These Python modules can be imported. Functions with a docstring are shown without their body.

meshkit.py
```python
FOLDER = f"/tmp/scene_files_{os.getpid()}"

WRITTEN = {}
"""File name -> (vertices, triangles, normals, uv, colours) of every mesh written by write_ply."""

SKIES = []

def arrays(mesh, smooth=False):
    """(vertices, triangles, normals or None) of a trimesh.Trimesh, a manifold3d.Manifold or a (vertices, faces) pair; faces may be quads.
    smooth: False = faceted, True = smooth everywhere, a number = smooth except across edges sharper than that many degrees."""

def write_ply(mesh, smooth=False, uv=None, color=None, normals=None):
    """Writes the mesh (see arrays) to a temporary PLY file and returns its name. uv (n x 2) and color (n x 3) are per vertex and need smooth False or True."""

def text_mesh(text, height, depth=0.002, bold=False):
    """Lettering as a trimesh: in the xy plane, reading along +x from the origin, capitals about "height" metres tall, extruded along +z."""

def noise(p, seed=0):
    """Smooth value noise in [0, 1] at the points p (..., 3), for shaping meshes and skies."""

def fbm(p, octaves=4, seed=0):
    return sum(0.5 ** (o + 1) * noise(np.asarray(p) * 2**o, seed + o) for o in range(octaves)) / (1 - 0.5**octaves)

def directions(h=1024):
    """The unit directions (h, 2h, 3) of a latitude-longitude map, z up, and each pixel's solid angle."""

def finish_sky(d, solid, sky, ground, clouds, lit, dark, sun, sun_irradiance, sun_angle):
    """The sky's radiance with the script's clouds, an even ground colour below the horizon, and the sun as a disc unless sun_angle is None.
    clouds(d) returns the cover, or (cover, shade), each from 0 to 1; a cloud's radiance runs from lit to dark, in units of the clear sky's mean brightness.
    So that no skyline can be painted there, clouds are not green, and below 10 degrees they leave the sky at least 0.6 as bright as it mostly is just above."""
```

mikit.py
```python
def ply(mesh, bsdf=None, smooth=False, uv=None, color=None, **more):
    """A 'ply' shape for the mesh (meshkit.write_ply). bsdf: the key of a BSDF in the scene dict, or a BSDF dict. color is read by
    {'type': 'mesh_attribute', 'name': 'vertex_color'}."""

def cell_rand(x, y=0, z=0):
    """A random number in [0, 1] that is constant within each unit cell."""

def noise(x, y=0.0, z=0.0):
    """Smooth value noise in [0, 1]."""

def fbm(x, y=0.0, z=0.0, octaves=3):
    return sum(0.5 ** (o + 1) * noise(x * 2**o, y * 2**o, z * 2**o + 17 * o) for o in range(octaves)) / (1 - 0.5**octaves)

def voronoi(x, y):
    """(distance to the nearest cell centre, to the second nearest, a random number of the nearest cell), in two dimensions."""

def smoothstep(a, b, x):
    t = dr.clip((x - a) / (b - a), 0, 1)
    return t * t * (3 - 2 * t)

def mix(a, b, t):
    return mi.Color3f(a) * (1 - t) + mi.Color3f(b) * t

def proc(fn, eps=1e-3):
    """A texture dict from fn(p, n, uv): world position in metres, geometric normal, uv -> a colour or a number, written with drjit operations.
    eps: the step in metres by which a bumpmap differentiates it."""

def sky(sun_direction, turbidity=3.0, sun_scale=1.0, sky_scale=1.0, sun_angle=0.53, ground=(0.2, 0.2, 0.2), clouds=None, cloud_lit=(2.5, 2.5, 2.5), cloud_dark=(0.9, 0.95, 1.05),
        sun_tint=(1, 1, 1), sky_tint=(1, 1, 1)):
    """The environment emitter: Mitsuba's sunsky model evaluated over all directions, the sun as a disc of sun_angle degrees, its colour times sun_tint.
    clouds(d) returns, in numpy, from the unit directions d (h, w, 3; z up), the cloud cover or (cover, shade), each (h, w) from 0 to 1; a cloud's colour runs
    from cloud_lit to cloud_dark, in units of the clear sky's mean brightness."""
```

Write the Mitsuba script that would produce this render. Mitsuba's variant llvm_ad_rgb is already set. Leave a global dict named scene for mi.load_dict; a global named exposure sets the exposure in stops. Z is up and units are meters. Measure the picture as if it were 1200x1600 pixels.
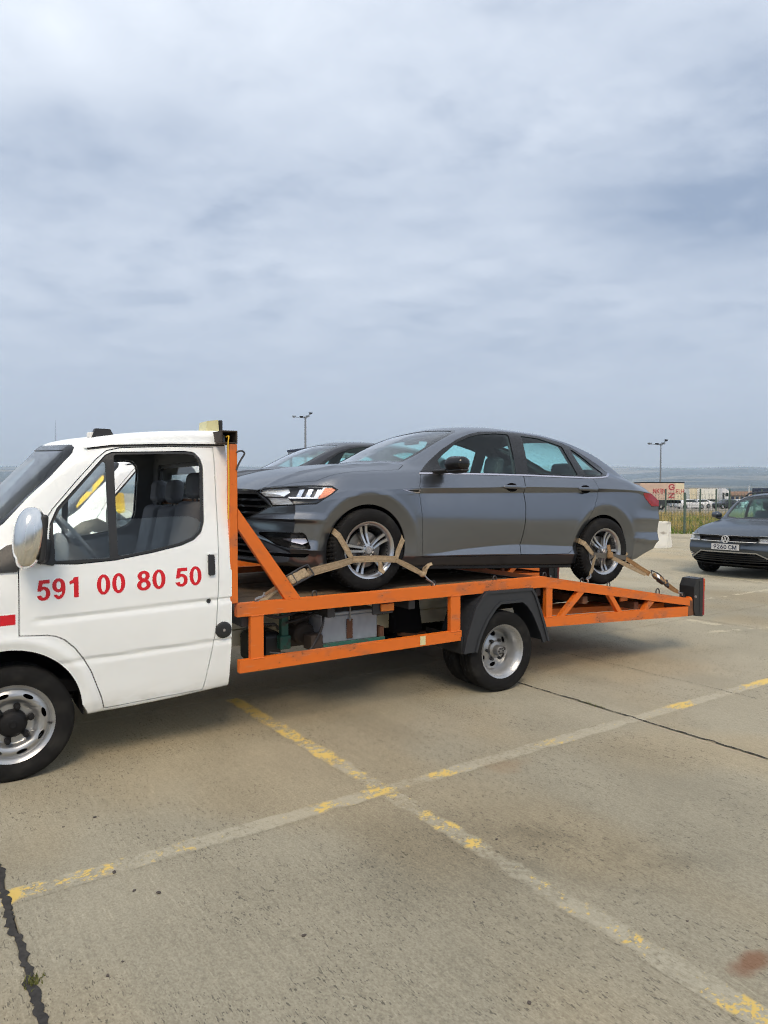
import math, random
import numpy as np, trimesh, manifold3d as m3, shapely
from shapely.geometry import Polygon, LineString, Point, box as sbox
from shapely.ops import unary_union
from shapely import affinity
from scipy.interpolate import PchipInterpolator
import mitsuba as mi, drjit as dr
import mikit, meshkit
from mikit import proc, noise, fbm, voronoi, smoothstep, mix

scene, labels = {}, {}
T4 = mi.ScalarTransform4f
KG, DECK = 1.0224, 0.037                        # survey scale of the ground plan; rise of the truck bodies on their wheels
R_ = random.Random(7)

# ------------------------------------------------------------------ camera, sky, exposure
# world: x along the tow truck towards its tail, y across it (away from the camera), z up, metres; the photographer stands at the origin
YAW, TILT, EYE = math.radians(58.1), math.atan(37 / 1137.0), 1.687
FWD = np.array([math.cos(YAW), math.sin(YAW), 0.0]); RGT = np.array([math.sin(YAW), -math.cos(YAW), 0.0])
look = FWD * math.cos(TILT) + np.array([0, 0, -math.sin(TILT)])
scene['camera'] = {'type': 'perspective', 'fov': math.degrees(2 * math.atan(600 / 1137.0)), 'fov_axis': 'x', 'near_clip': 0.05, 'far_clip': 40000.0,
                   'to_world': T4().look_at(origin=[0, 0, EYE], target=[float(v) for v in (np.array([0, 0, EYE]) + look)], up=[0, 0, 1])}
exposure = 2.3

def sky_clouds(d):
    z = np.maximum(d[..., 2], 0.0)
    q = d / (z + 0.14)[..., None]
    def f(s, sx, sy, o, rot=0.45, warp=0.0):
        c, sn = math.cos(rot), math.sin(rot); x, y = q[..., 0] * c + q[..., 1] * sn, -q[..., 0] * sn + q[..., 1] * c
        a = np.stack([x * sx, y * sy, 0 * z + s], -1)
        if warp: a = a + warp * np.stack([meshkit.noise(a * 0.9 + 5, s + 1), meshkit.noise(a * 0.9 + 25, s + 2), 0 * z], -1)
        return sum(0.56 ** k * meshkit.noise(a * 2.03 ** k + 11 * k, s) for k in range(o)) / sum(0.56 ** k for k in range(o))
    big = f(3, 0.75, 0.55, 5, .45, 1.2); mid = f(9, 1.9, 1.2, 6, .45, .9); fine = f(5, 5.0, 7.0, 5, .20, .8); puff = f(12, 7.0, 5.0, 5, .7, 1.0)
    cells = f(17, 15.0, 11.0, 4, .9, .8); n = 0.36 * (big - .5) + 0.24 * (mid - .5) + 0.16 * (fine - .5) + 0.28 * (puff - .5) + 0.20 * (cells - .5)
    el = np.sqrt(z)
    def bank(px, py, w, h, k):                                                   # a thicker bank of cloud in that direction
        c = look + RGT * (px - 600) / 1137.0 - np.cross(RGT, look) * (py - 800) / 1137.0; c = c / np.linalg.norm(c); up = np.cross(RGT, c)
        return k * np.exp(-(((d @ RGT - c @ RGT) / w) ** 2 + ((d @ up) / h) ** 2)) * (d @ c > 0)
    ragged = np.clip(.55 + 1.5 * (mid - .5) + 1.3 * (puff - .5) + .8 * (fine - .5), 0, 1.4)
    belly = ragged * (bank(1130, 290, .17, .075, .62) + bank(110, 215, .22, .06, .50) + bank(1180, 120, .16, .06, .28) + bank(420, 330, .25, .06, .22)) + 0.12 * sstep0(.02, .20, -n) * sstep0(.14, .38, z)
    white = bank(60, 60, .3, .11, .26) + bank(330, 420, .40, .05, .08) + bank(900, 190, .12, .05, .12)
    shade = 0.95 - 0.66 * el - 1.0 * n * sstep0(.03, .30, z) + belly - white
    return 0.97 + 0 * z, np.clip(shade, 0, 1)
def sstep0(a, b, x):
    t = np.clip((x - a) / (b - a), 0, 1); return t * t * (3 - 2 * t)
SUN = np.array([-0.34, -0.60, 0.73])
scene['sky'] = mikit.sky(SUN, turbidity=3, sun_scale=0.30, sun_angle=22, clouds=sky_clouds, cloud_lit=(2.36, 2.52, 2.74), cloud_dark=(0.72, 0.92, 1.28))

# ------------------------------------------------------------------ materials
def principled(base, rough=0.5, **k):
    b = {'type': 'rgb', 'value': list(base)} if not isinstance(base, dict) else base
    return {'type': 'twosided', 'bsdf': {'type': 'principled', 'base_color': b, 'roughness': rough, **k}}
def mat(name, bsdf): scene['material_' + name] = bsdf
def M(name): return 'material_' + name
def ramp_u(p): return (p.x * math.cos(0.0454) + p.y * math.sin(0.0454)) / KG, (-p.x * math.sin(0.0454) + p.y * math.cos(0.0454)) / KG

def spots(x, table):
    c = mi.Float(0)
    for x0, w, k in table: c = dr.maximum(c, k * dr.exp(-dr.square((x - x0) / w)))
    return c
def concrete_rgb(p):
    u, v = ramp_u(p)
    big = fbm(u * 0.45, v * 0.45, 3.0, 4)
    med = fbm(u * 2.6, v * 1.7, 9.0, 4)
    grain = fbm(u * 170, v * 120, 5.0, 2)
    groove = noise(u * 95 + 2 * noise(u * 3, v * 3), v * 2.2, 1.0) * 0.5 + noise(u * 230, v * 9.0, 4.0) * 0.5
    near = dr.exp(-0.10 * dr.sqrt(dr.square(p.x) + dr.square(p.y)))
    c = mix((0.184, 0.167, 0.122), (0.362, 0.333, 0.252), dr.clip(0.36 * big + 0.40 * med - 0.01 + near * (1.05 * (grain - 0.5) + 0.34 * (groove - 0.5)) + 0.24, 0, 1))
    warm = smoothstep(0.45, 0.72, fbm(u * 0.9 + 7, v * 0.7, 21.0, 3))
    c = c * mix((1, 1, 1), (1.04, 0.98, 0.90), warm)
    # small dark chips and air holes, drawn out along the broomed grooves
    ch = noise(u * 300, v * 75, 7.0) * 0.66 + noise(u * 80, v * 40, 3.0) * 0.34
    chip = smoothstep(0.71, 0.79, ch) * smoothstep(0.30, 0.6, fbm(u * 3, v * 3, 14.0, 2))
    c = c * (1 - 0.50 * chip)
    pale = smoothstep(0.80, 0.9, noise(u * 160, v * 14, 2.0)) * near
    c = c * (1 + 0.14 * pale)
    # oil and tyre grime, long soft blotches
    grime = smoothstep(0.54, 0.78, fbm(u * 0.55 + 31, v * 0.35 + 2, 2.0, 4))
    c = c * (1 - 0.20 * grime)
    # rubber smeared by turning wheels near the crossing of the lines
    r1 = dr.sqrt(dr.square(u - 4.35) + dr.square(v - 3.25)); k1 = dr.exp(-dr.square((r1 - 2.02) / 0.10)) + 0.7 * dr.exp(-dr.square((r1 - 2.30) / 0.07))
    c = c * (1 - 0.20 * dr.clip(k1, 0, 1) * smoothstep(1.6, 1.9, v) * (1 - smoothstep(2.5, 2.9, v)) * smoothstep(0.2, 0.6, fbm(u * 7, v * 7, 40.0, 3)))
    dsm = dr.sqrt(dr.square((u - 2.1) / 0.55) + dr.square((v - 2.55) / 0.45)); c = c * (1 - 0.16 * (1 - smoothstep(0.5, 1.3, dsm + 0.6 * (fbm(u * 5, v * 5, 18.0, 3) - 0.5))))
    # rust stains
    d = dr.sqrt(dr.square((u - 2.46) / 0.13) + dr.square((v - 1.315) / 0.055)) + 0.8 * (fbm(u * 14, v * 14, 8.0, 3) - 0.5)
    c = mix(c, mi.Color3f(0.185, 0.085, 0.045), 0.78 * (1 - smoothstep(0.3, 1.1, d)))
    d = dr.sqrt(dr.square((u - 3.02) / 0.20) + dr.square((v - 3.12) / 0.12)) + 0.8 * (fbm(u * 9, v * 9, 8.0, 3) - 0.5)
    return mix(c, mi.Color3f(0.27, 0.19, 0.115), 0.45 * (1 - smoothstep(0.3, 1.1, d)))
def concrete_h(p, n, uv):
    u, v = ramp_u(p)
    return 0.0010 * noise(u * 95 + 2 * noise(u * 3, v * 3), v * 2.2, 1.0) + 0.0022 * fbm(u * 70, v * 50, 5.0, 3)
mat('concrete', {'type': 'bumpmap', 'tex': proc(concrete_h, 0.002), 'scale': 1.0, 'bsdf': principled(proc(lambda p, n, uv: concrete_rgb(p)), 0.85, specular=0.25)})
def paint_rgb(p, n, uv):
    u, v = ramp_u(p)
    c = concrete_rgb(p)
    m1 = 0.5 * fbm(u * 22, v * 30, 2.0, 4) + 0.5 * fbm(u * 95, v * 130, 5.0, 3)
    along = dr.abs(v - 3.235) < 0.064
    cov = dr.select(along, spots(u, [(0.40, .10, 1.0), (0.72, .16, .62), (1.02, .18, .45), (1.86, .11, .85), (2.2, .12, 1.0), (2.64, .12, .85), (3.55, .16, .55), (4.95, .17, 1.05), (6.2, .40, 1.1), (7.6, .5, .8), (9.5, .9, .8), (-1.5, .6, .7)]),
                    spots(v, [(5.1, .7, 1.12), (4.3, .35, .95), (3.86, .22, .95), (3.5, .07, .6), (3.25, .12, 1.0), (2.87, .07, .78), (2.71, .06, .9), (2.53, .06, .92), (2.0, .2, .38), (1.62, .10, .62), (1.21, .09, .85), (0.4, .4, .7)]))
    off = dr.select(along, dr.abs(v - 3.235), dr.minimum(dr.abs(u - 2.222), dr.abs(u - 8.28)))
    body = 1 - smoothstep(0.036, 0.066, off + 0.07 * (fbm(u * 9, v * 9, 12.0, 3) - 0.5))
    ghost = mix(c, mi.Color3f(0.46, 0.43, 0.33), 0.50 * body * smoothstep(0.25, 0.62, 0.5 * fbm(u * 5, v * 5, 7.0, 4) + 0.5 * fbm(u * 60, v * 60, 3.0, 3)))
    y = body * smoothstep(-0.05, 0.05, m1 - (0.755 - 0.335 * cov))
    return mix(ghost, mi.Color3f(0.64, 0.45, 0.11), 0.85 * y)
mat('marking', {'type': 'bumpmap', 'tex': proc(concrete_h, 0.002), 'scale': 1.0, 'bsdf': principled(proc(paint_rgb), 0.8, specular=0.25)})
mat('faded_marking', principled(proc(lambda p, n, uv: mix(concrete_rgb(p), mi.Color3f(0.50, 0.46, 0.33), 0.55 * smoothstep(0.3, 0.6, fbm(p.x * 8, p.y * 8, 2.0, 4)))), 0.8, specular=0.25))
mat('tar', principled(proc(lambda p, n, uv: mix((0.014, 0.0135, 0.013), (0.05, 0.047, 0.043), fbm(p.x * 60, p.y * 60, 1.0, 3))), 0.85))
mat('asphalt', principled(proc(lambda p, n, uv: mix((0.10, 0.092, 0.08), (0.2, 0.185, 0.16), fbm(p.x * 0.4, p.y * 0.4, 1.0, 4))), 0.9))
mat('soil', principled(proc(lambda p, n, uv: mix((0.10, 0.11, 0.035), (0.27, 0.20, 0.11), smoothstep(0.35, 0.65, fbm(p.x * 0.3, p.y * 0.3, 1.0, 4)))), 0.95))
mat('hill', principled(proc(lambda p, n, uv: mix((0.022, 0.036, 0.034), (0.13, 0.125, 0.10), smoothstep(0.42, 0.66, fbm(p.x * 0.0022, p.y * 0.0022, p.z * 0.012, 5)))), 0.95))

def cab_white(p, n, uv):
    d = fbm(p.x * 9, p.y * 9, p.z * 14, 4)
    low = (1 - smoothstep(0.30, 0.52, p.z + 0.18 * (d - 0.5)))
    streak = smoothstep(0.62, 0.8, fbm(p.x * 16, p.y * 3, p.z * 1.5, 3)) * 0.10
    c = mix((0.83, 0.865, 0.875), (0.79, 0.82, 0.82), 0.5 * d + 0.5 * streak)
    return mix(c, mi.Color3f(0.42, 0.38, 0.30), 0.30 * low * smoothstep(0.40, 0.62, d))
mat('cab_white', principled(proc(cab_white), 0.32, specular=0.45, clearcoat=0.35, clearcoat_gloss=0.85))
def orange_rgb(p, n, uv):
    d = fbm(p.x * 7, p.y * 7, p.z * 9, 4); s = fbm(p.x * 40, p.y * 40, p.z * 70, 3); scr = noise(p.x * 5, p.y * 20, p.z * 160)
    c = mix((0.70, 0.155, 0.016), (0.62, 0.14, 0.018), d)
    c = mix(c, mi.Color3f(0.36, 0.13, 0.06), 0.55 * smoothstep(0.54, 0.76, d))
    chip = smoothstep(0.71, 0.75, s * 0.65 + d * 0.40)
    c = mix(c, mi.Color3f(0.14, 0.065, 0.035), 0.75 * chip)
    return mix(c, mi.Color3f(0.62, 0.40, 0.28), 0.28 * smoothstep(0.80, 0.92, scr) * smoothstep(0.45, 0.6, d))
mat('orange', principled(proc(orange_rgb), 0.42, specular=0.45))
def rust_rgb(p, n, uv):
    return mix((0.085, 0.04, 0.024), (0.20, 0.085, 0.04), fbm(p.x * 18, p.y * 18, p.z * 18, 4))
mat('dark_rust', principled((0.045, 0.034, 0.028), 0.75))
mat('rusty_steel', principled(proc(rust_rgb), 0.75))
def plank_rgb(p, n, uv):
    g = fbm(p.x * 3.0, p.y * 60, p.z * 20, 4); b = fbm(p.x * 1.4, p.y * 5, 2.0, 3)
    return mix((0.028, 0.020, 0.013), (0.17, 0.12, 0.078), dr.clip(g * 0.6 + b * 0.6 - 0.1, 0, 1))
mat('plank', principled(proc(plank_rgb), 0.8))
def rubber_rgb(p, n, uv):
    d = fbm(p.x * 10, p.y * 10, p.z * 10, 4)
    return mix((0.010, 0.010, 0.0105), (0.024, 0.0235, 0.022), smoothstep(0.45, 0.85, d))
mat('rubber', principled(proc(rubber_rgb), 0.75, specular=0.2))
mat('black_plastic', principled((0.018, 0.019, 0.021), 0.45))
mat('dark_plastic', principled((0.030, 0.031, 0.034), 0.6))
mat('mudguard', principled((0.026, 0.029, 0.035), 0.5))
mat('hub_black', principled((0.010, 0.010, 0.011), 0.6, specular=0.25))
mat('gloss_black', principled((0.010, 0.010, 0.011), 0.12))
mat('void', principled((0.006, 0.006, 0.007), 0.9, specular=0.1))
def car_paint(flake, base, mixw=0.5):
    """metal flake under a clear coat"""
    return {'type': 'twosided', 'bsdf': {'type': 'blendbsdf', 'weight': mixw, 'flake': {'type': 'principled', 'base_color': {'type': 'rgb', 'value': list(flake)}, 'metallic': 0.95, 'roughness': 0.27, 'clearcoat': 1.0, 'clearcoat_gloss': 0.98},
            'coat': {'type': 'roughplastic', 'diffuse_reflectance': {'type': 'rgb', 'value': list(base)}, 'int_ior': 1.95, 'alpha': 0.02, 'nonlinear': True}}}
mat('grey_paint', car_paint((0.30, 0.325, 0.372), (0.058, 0.063, 0.074)))
mat('suv_paint', car_paint((0.10, 0.125, 0.155), (0.036, 0.046, 0.058)))
mat('dark_paint', car_paint((0.05, 0.047, 0.056), (0.02, 0.019, 0.023)))
mat('white_car', principled((0.72, 0.73, 0.74), 0.3, clearcoat=0.8))
mat('chrome', {'type': 'roughconductor', 'material': 'Cr', 'alpha': 0.06, 'distribution': 'ggx'})
mat('mirror_chrome', {'type': 'roughconductor', 'material': 'Ag', 'alpha': 0.025, 'distribution': 'ggx', 'specular_reflectance': {'type': 'rgb', 'value': [0.85, 0.86, 0.88]}})
mat('alloy', principled((0.52, 0.53, 0.55), 0.25, metallic=0.9))
mat('alloy_dark', principled((0.035, 0.036, 0.04), 0.35, metallic=0.3))
def steelwheel(p, n, uv):
    return mix((0.34, 0.35, 0.36), (0.50, 0.51, 0.52), fbm(p.x * 12, p.y * 12, p.z * 12, 4))
mat('wheel_silver', principled(proc(steelwheel), 0.33, metallic=0.75))
mat('bright_silver', principled((0.78, 0.79, 0.80), 0.3, metallic=0.35))
mat('steel', principled((0.32, 0.32, 0.32), 0.4, metallic=0.8))
mat('dark_steel', principled((0.06, 0.06, 0.065), 0.45, metallic=0.6))
mat('brake', principled((0.25, 0.24, 0.23), 0.4, metallic=0.8))
mat('galvanised', principled(proc(lambda p, n, uv: mix((0.27, 0.30, 0.34), (0.42, 0.45, 0.49), fbm(p.x * 20, p.y * 20, p.z * 8, 4))), 0.45, metallic=0.25))
mat('green_paint', principled(proc(lambda p, n, uv: mix((0.035, 0.13, 0.10), (0.06, 0.075, 0.065), smoothstep(0.5, 0.75, fbm(p.x * 25, p.y * 25, p.z * 25, 3)))), 0.5))
mat('fence_green', principled((0.085, 0.125, 0.10), 0.6))
mat('red_vinyl', principled((0.60, 0.012, 0.022), 0.35))
mat('seat_cloth', principled((0.085, 0.088, 0.10), 0.85))
mat('seat_grey', principled((0.15, 0.15, 0.16), 0.85))
mat('interior', principled((0.08, 0.082, 0.088), 0.7))
mat('interior_grey', principled((0.20, 0.205, 0.22), 0.65))
mat('headliner', principled((0.35, 0.35, 0.35), 0.9))
def strap_rgb(p, n, uv):
    # woven webbing: uv.x runs along it in metres, uv.y from -1 to 1 across it
    c = mix((0.26, 0.19, 0.115), (0.50, 0.39, 0.25), fbm(p.x * 60, p.y * 60, p.z * 60, 3)); a = dr.abs(uv.y)
    weave = 0.90 + 0.10 * dr.sin(uv.x * 900.0) * dr.sin(uv.y * 22.0)
    line = 1 - 0.38 * dr.exp(-dr.square((a - 0.60) / 0.08)) - 0.30 * smoothstep(0.90, 1.0, a)
    return c * weave * line
mat('strap', principled(proc(strap_rgb), 0.85))
mat('strap_brown', principled(proc(lambda p, n, uv: strap_rgb(p, n, uv) * mi.Color3f(0.8, 0.62, 0.45)), 0.85))
mat('strap_dark', principled((0.10, 0.095, 0.085), 0.8))
mat('amber', principled((0.75, 0.20, 0.015), 0.2, clearcoat=1.0))
mat('amber_car', principled((0.70, 0.22, 0.09), 0.15, clearcoat=1.0))
mat('red_lens', principled((0.28, 0.012, 0.02), 0.12, clearcoat=1.0))
mat('lamp_grey', principled((0.30, 0.31, 0.32), 0.22, metallic=0.6))
mat('lamp_white', principled((0.80, 0.80, 0.80), 0.2, clearcoat=1.0))
mat('white_plastic', principled((0.72, 0.72, 0.70), 0.4))
mat('cream', principled(proc(lambda p, n, uv: mix((0.72, 0.70, 0.58), (0.52, 0.49, 0.38), smoothstep(0.45, 0.8, fbm(p.x * 5, p.y * 5, p.z * 9, 4)))), 0.5))
mat('sill_dirt', principled(proc(lambda p, n, uv: mix((0.50, 0.48, 0.41), (0.13, 0.105, 0.07), smoothstep(0.30, 0.6, fbm(p.x * 14, p.y * 14, p.z * 30, 3)))), 0.7))
mat('beacon', principled((0.62, 0.58, 0.32), 0.4))
mat('yellow', principled((0.75, 0.45, 0.03), 0.6))
mat('yellow_band', principled((0.60, 0.42, 0.05), 0.5))
mat('concrete_white', principled(proc(lambda p, n, uv: mix((0.70, 0.69, 0.63), (0.34, 0.31, 0.26), smoothstep(0.55, 0.82, fbm(p.x * 4, p.y * 4, p.z * 7, 4)))), 0.85))
mat('tarp', principled(proc(lambda p, n, uv: mix((0.62, 0.46, 0.36), (0.54, 0.40, 0.31), fbm(p.x * 3, p.y * 3, p.z * 2, 3))), 0.7))
mat('tarp_cream', principled((0.72, 0.64, 0.44), 0.7))
mat('tarp_white', principled((0.76, 0.76, 0.68), 0.6))
mat('tarp_red', principled((0.42, 0.05, 0.06), 0.6))
mat('navy', principled((0.02, 0.03, 0.06), 0.5))
mat('roof_rust', principled((0.20, 0.12, 0.075), 0.8))
mat('wall_far', principled((0.40, 0.33, 0.26), 0.9))
mat('pebble', principled(proc(lambda p, n, uv: mix((0.03, 0.028, 0.025), (0.12, 0.10, 0.085), fbm(p.x * 90, p.y * 90, p.z * 90, 3))), 0.9))
mat('weed', principled((0.13, 0.14, 0.035), 0.8))
mat('grass_green', principled((0.13, 0.20, 0.035), 0.85))
mat('grass_dry', principled((0.36, 0.29, 0.11), 0.85))
mat('plate', principled((0.58, 0.58, 0.58), 0.45))
def glass(t, share=0.3):
    """a clear pane; part of it as a very slightly rough thin sheet, which renders with less noise"""
    return {'type': 'blendbsdf', 'weight': share, 'clear': {'type': 'thindielectric', 'int_ior': 1.5, 'specular_transmittance': {'type': 'rgb', 'value': list(t)}},
            'sheet': {'type': 'principledthin', 'base_color': {'type': 'rgb', 'value': [x * x for x in t]}, 'roughness': 0.03, 'spec_trans': 1.0, 'eta': 1.75, 'diff_trans': 0.0}}
mat('cab_glass', glass((0.90, 0.93, 0.92)))
mat('car_glass', glass((0.72, 0.85, 0.84)))
mat('lens', glass((0.92, 0.93, 0.94)))
mat('dark_glass', principled((0.012, 0.016, 0.018), 0.06, specular=0.6))

# ------------------------------------------------------------------ mesh helpers
def tm(v, f): return trimesh.Trimesh(np.asarray(v, float), np.asarray(f), process=False)
def cat(ms): return trimesh.util.concatenate([m for m in ms if m is not None and len(m.faces)])
def man(m):
    if isinstance(m, m3.Manifold): return m
    return m3.Manifold(m3.Mesh(np.asarray(m.vertices, np.float32), np.asarray(m.faces, np.uint32)))
def unman(m):
    q = m.to_mesh(); return tm(q.vert_properties[:, :3], q.tri_verts)
def hull(pts):
    return trimesh.convex.convex_hull(np.asarray(pts, float))
def cbox(lo, hi, c=0.006):
    lo, hi = np.minimum(lo, hi).astype(float), np.maximum(lo, hi).astype(float)
    c = min(c, 0.45 * float((hi - lo).min())); pts = []
    for a in (0, 1):
        for b in (0, 1):
            for d in (0, 1):
                s = np.array([a, b, d]); p = np.where(s, hi, lo); inn = np.where(s, -c, c)
                for k in range(3):
                    q = p + inn; q[k] = p[k]; pts.append(q)
    return hull(pts)
def rbox(lo, hi, r, n=3):
    lo, hi = np.asarray(lo, float), np.asarray(hi, float); r = min(r, 0.49 * float((hi - lo).min()))
    s = trimesh.creation.icosphere(n - 1 if n > 1 else 1, r).vertices
    return hull(np.vstack([s + np.where([a, b, d], hi - r, lo + r) for a in (0, 1) for b in (0, 1) for d in (0, 1)]))
def frame(d, up=(0, 0, 1)):
    d = np.asarray(d, float); d = d / np.linalg.norm(d); s = np.cross(d, up)
    if np.linalg.norm(s) < 1e-6: s = np.cross(d, (0, 1, 0))
    s /= np.linalg.norm(s); return d, s, np.cross(s, d)
def beam(p, q, w, h, c=0.004, up=(0, 0, 1)):
    p, q = np.asarray(p, float), np.asarray(q, float); L = np.linalg.norm(q - p); d, s, u = frame(q - p, up)
    b = cbox((0, -w / 2, -h / 2), (L, w / 2, h / 2), c); m = np.eye(4); m[:3, 0], m[:3, 1], m[:3, 2], m[:3, 3] = d, -s, u, p
    b.apply_transform(m); return b
def tube(pts, r, n=10, closed=False):
    p = np.asarray(pts, float)
    if closed: p = np.vstack([p, p[:1]])
    t = np.gradient(p, axis=0)
    if closed: t[0] = t[-1] = p[1] - p[-2]
    t /= np.linalg.norm(t, axis=1, keepdims=True) + 1e-12
    ref = np.array([0, 0, 1.0]) if abs(t[0][2]) < 0.9 else np.array([0, 1.0, 0])
    V = []; a = np.cross(t[0], ref); a /= np.linalg.norm(a)
    rr = np.broadcast_to(r, (len(p),))
    for i in range(len(p)):
        a = a - t[i] * (a @ t[i]); a /= np.linalg.norm(a); b = np.cross(t[i], a)
        ang = np.arange(n) * 2 * np.pi / n
        V.append(p[i] + rr[i] * (np.cos(ang)[:, None] * a + np.sin(ang)[:, None] * b))
    V = np.vstack(V); F = []
    for i in range(len(p) - 1):
        for j in range(n):
            k = (j + 1) % n; F += [(i * n + j, i * n + k, (i + 1) * n + k), (i * n + j, (i + 1) * n + k, (i + 1) * n + j)]
    if not closed:
        c0, c1 = len(V), len(V) + 1; V = np.vstack([V, p[:1], p[-1:]]); o = (len(p) - 1) * n
        for j in range(n): k = (j + 1) % n; F += [(c0, k, j), (c1, o + j, o + k)]
    return tm(V, F)
def bend(pts, n=8):
    """a smooth curve through the points"""
    p = np.asarray(pts, float); s = np.r_[0, np.cumsum(np.linalg.norm(np.diff(p, axis=0), axis=1))]
    return PchipInterpolator(s, p)(np.linspace(0, s[-1], n * (len(p) - 1) + 1))
def lathe(prof, n=48, closed=False):
    """profile of (radius, y) turned about the y axis"""
    pr = np.asarray(prof, float); a = np.arange(n) * 2 * np.pi / n
    V = np.stack([pr[:, None, 0] * np.cos(a), np.repeat(pr[:, 1:2], n, 1), pr[:, None, 0] * np.sin(a)], -1).reshape(-1, 3); F = []
    k = len(pr)
    for i in range(k if closed else k - 1):
        i2 = (i + 1) % k
        for j in range(n):
            j2 = (j + 1) % n; F += [(i * n + j, i2 * n + j, i2 * n + j2), (i * n + j, i2 * n + j2, i * n + j2)]
    return tm(V, F)
def ext(poly, y0, y1):
    """a polygon of (x, z) extruded along y from y0 to y1"""
    ms = []
    for g in getattr(poly, 'geoms', [poly]):
        if g.area < 1e-9: continue
        e = trimesh.creation.extrude_polygon(g, y1 - y0, engine='earcut'); v = e.vertices
        ms.append(tm(np.stack([v[:, 0], y0 + v[:, 2], v[:, 1]], -1), e.faces[:, ::-1]))
    return cat(ms)
def extz(poly, z0, z1):
    ms = []
    for g in getattr(poly, 'geoms', [poly]):
        e = trimesh.creation.extrude_polygon(g, z1 - z0, engine='earcut'); e.apply_translation([0, 0, z0]); ms.append(e)
    return cat(ms)
def extx(poly, x0, x1):
    """a polygon of (y, z) extruded along x"""
    ms = []
    for g in getattr(poly, 'geoms', [poly]):
        e = trimesh.creation.extrude_polygon(g, x1 - x0, engine='earcut'); v = e.vertices
        ms.append(tm(np.stack([x0 + v[:, 2], v[:, 0], v[:, 1]], -1), e.faces))
    return cat(ms)
def smooth_poly(pts, r=0.03):
    p = Polygon(pts).buffer(0); return p.buffer(-r, quad_segs=6).buffer(2 * r, quad_segs=6).buffer(-r, quad_segs=6)
def mirror_y(m):
    q = m.copy(); q.vertices = q.vertices * [1, -1, 1]; q.faces = q.faces[:, ::-1]; return q
def moved(m, t=(0, 0, 0), rz=0.0, ry=0.0, rx=0.0, s=None):
    q = m.copy(); A = trimesh.transformations.euler_matrix(rx, ry, rz, 'sxyz')
    if s is not None: q.vertices = q.vertices * s
    A[:3, 3] = t; q.apply_transform(A); return q

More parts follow.
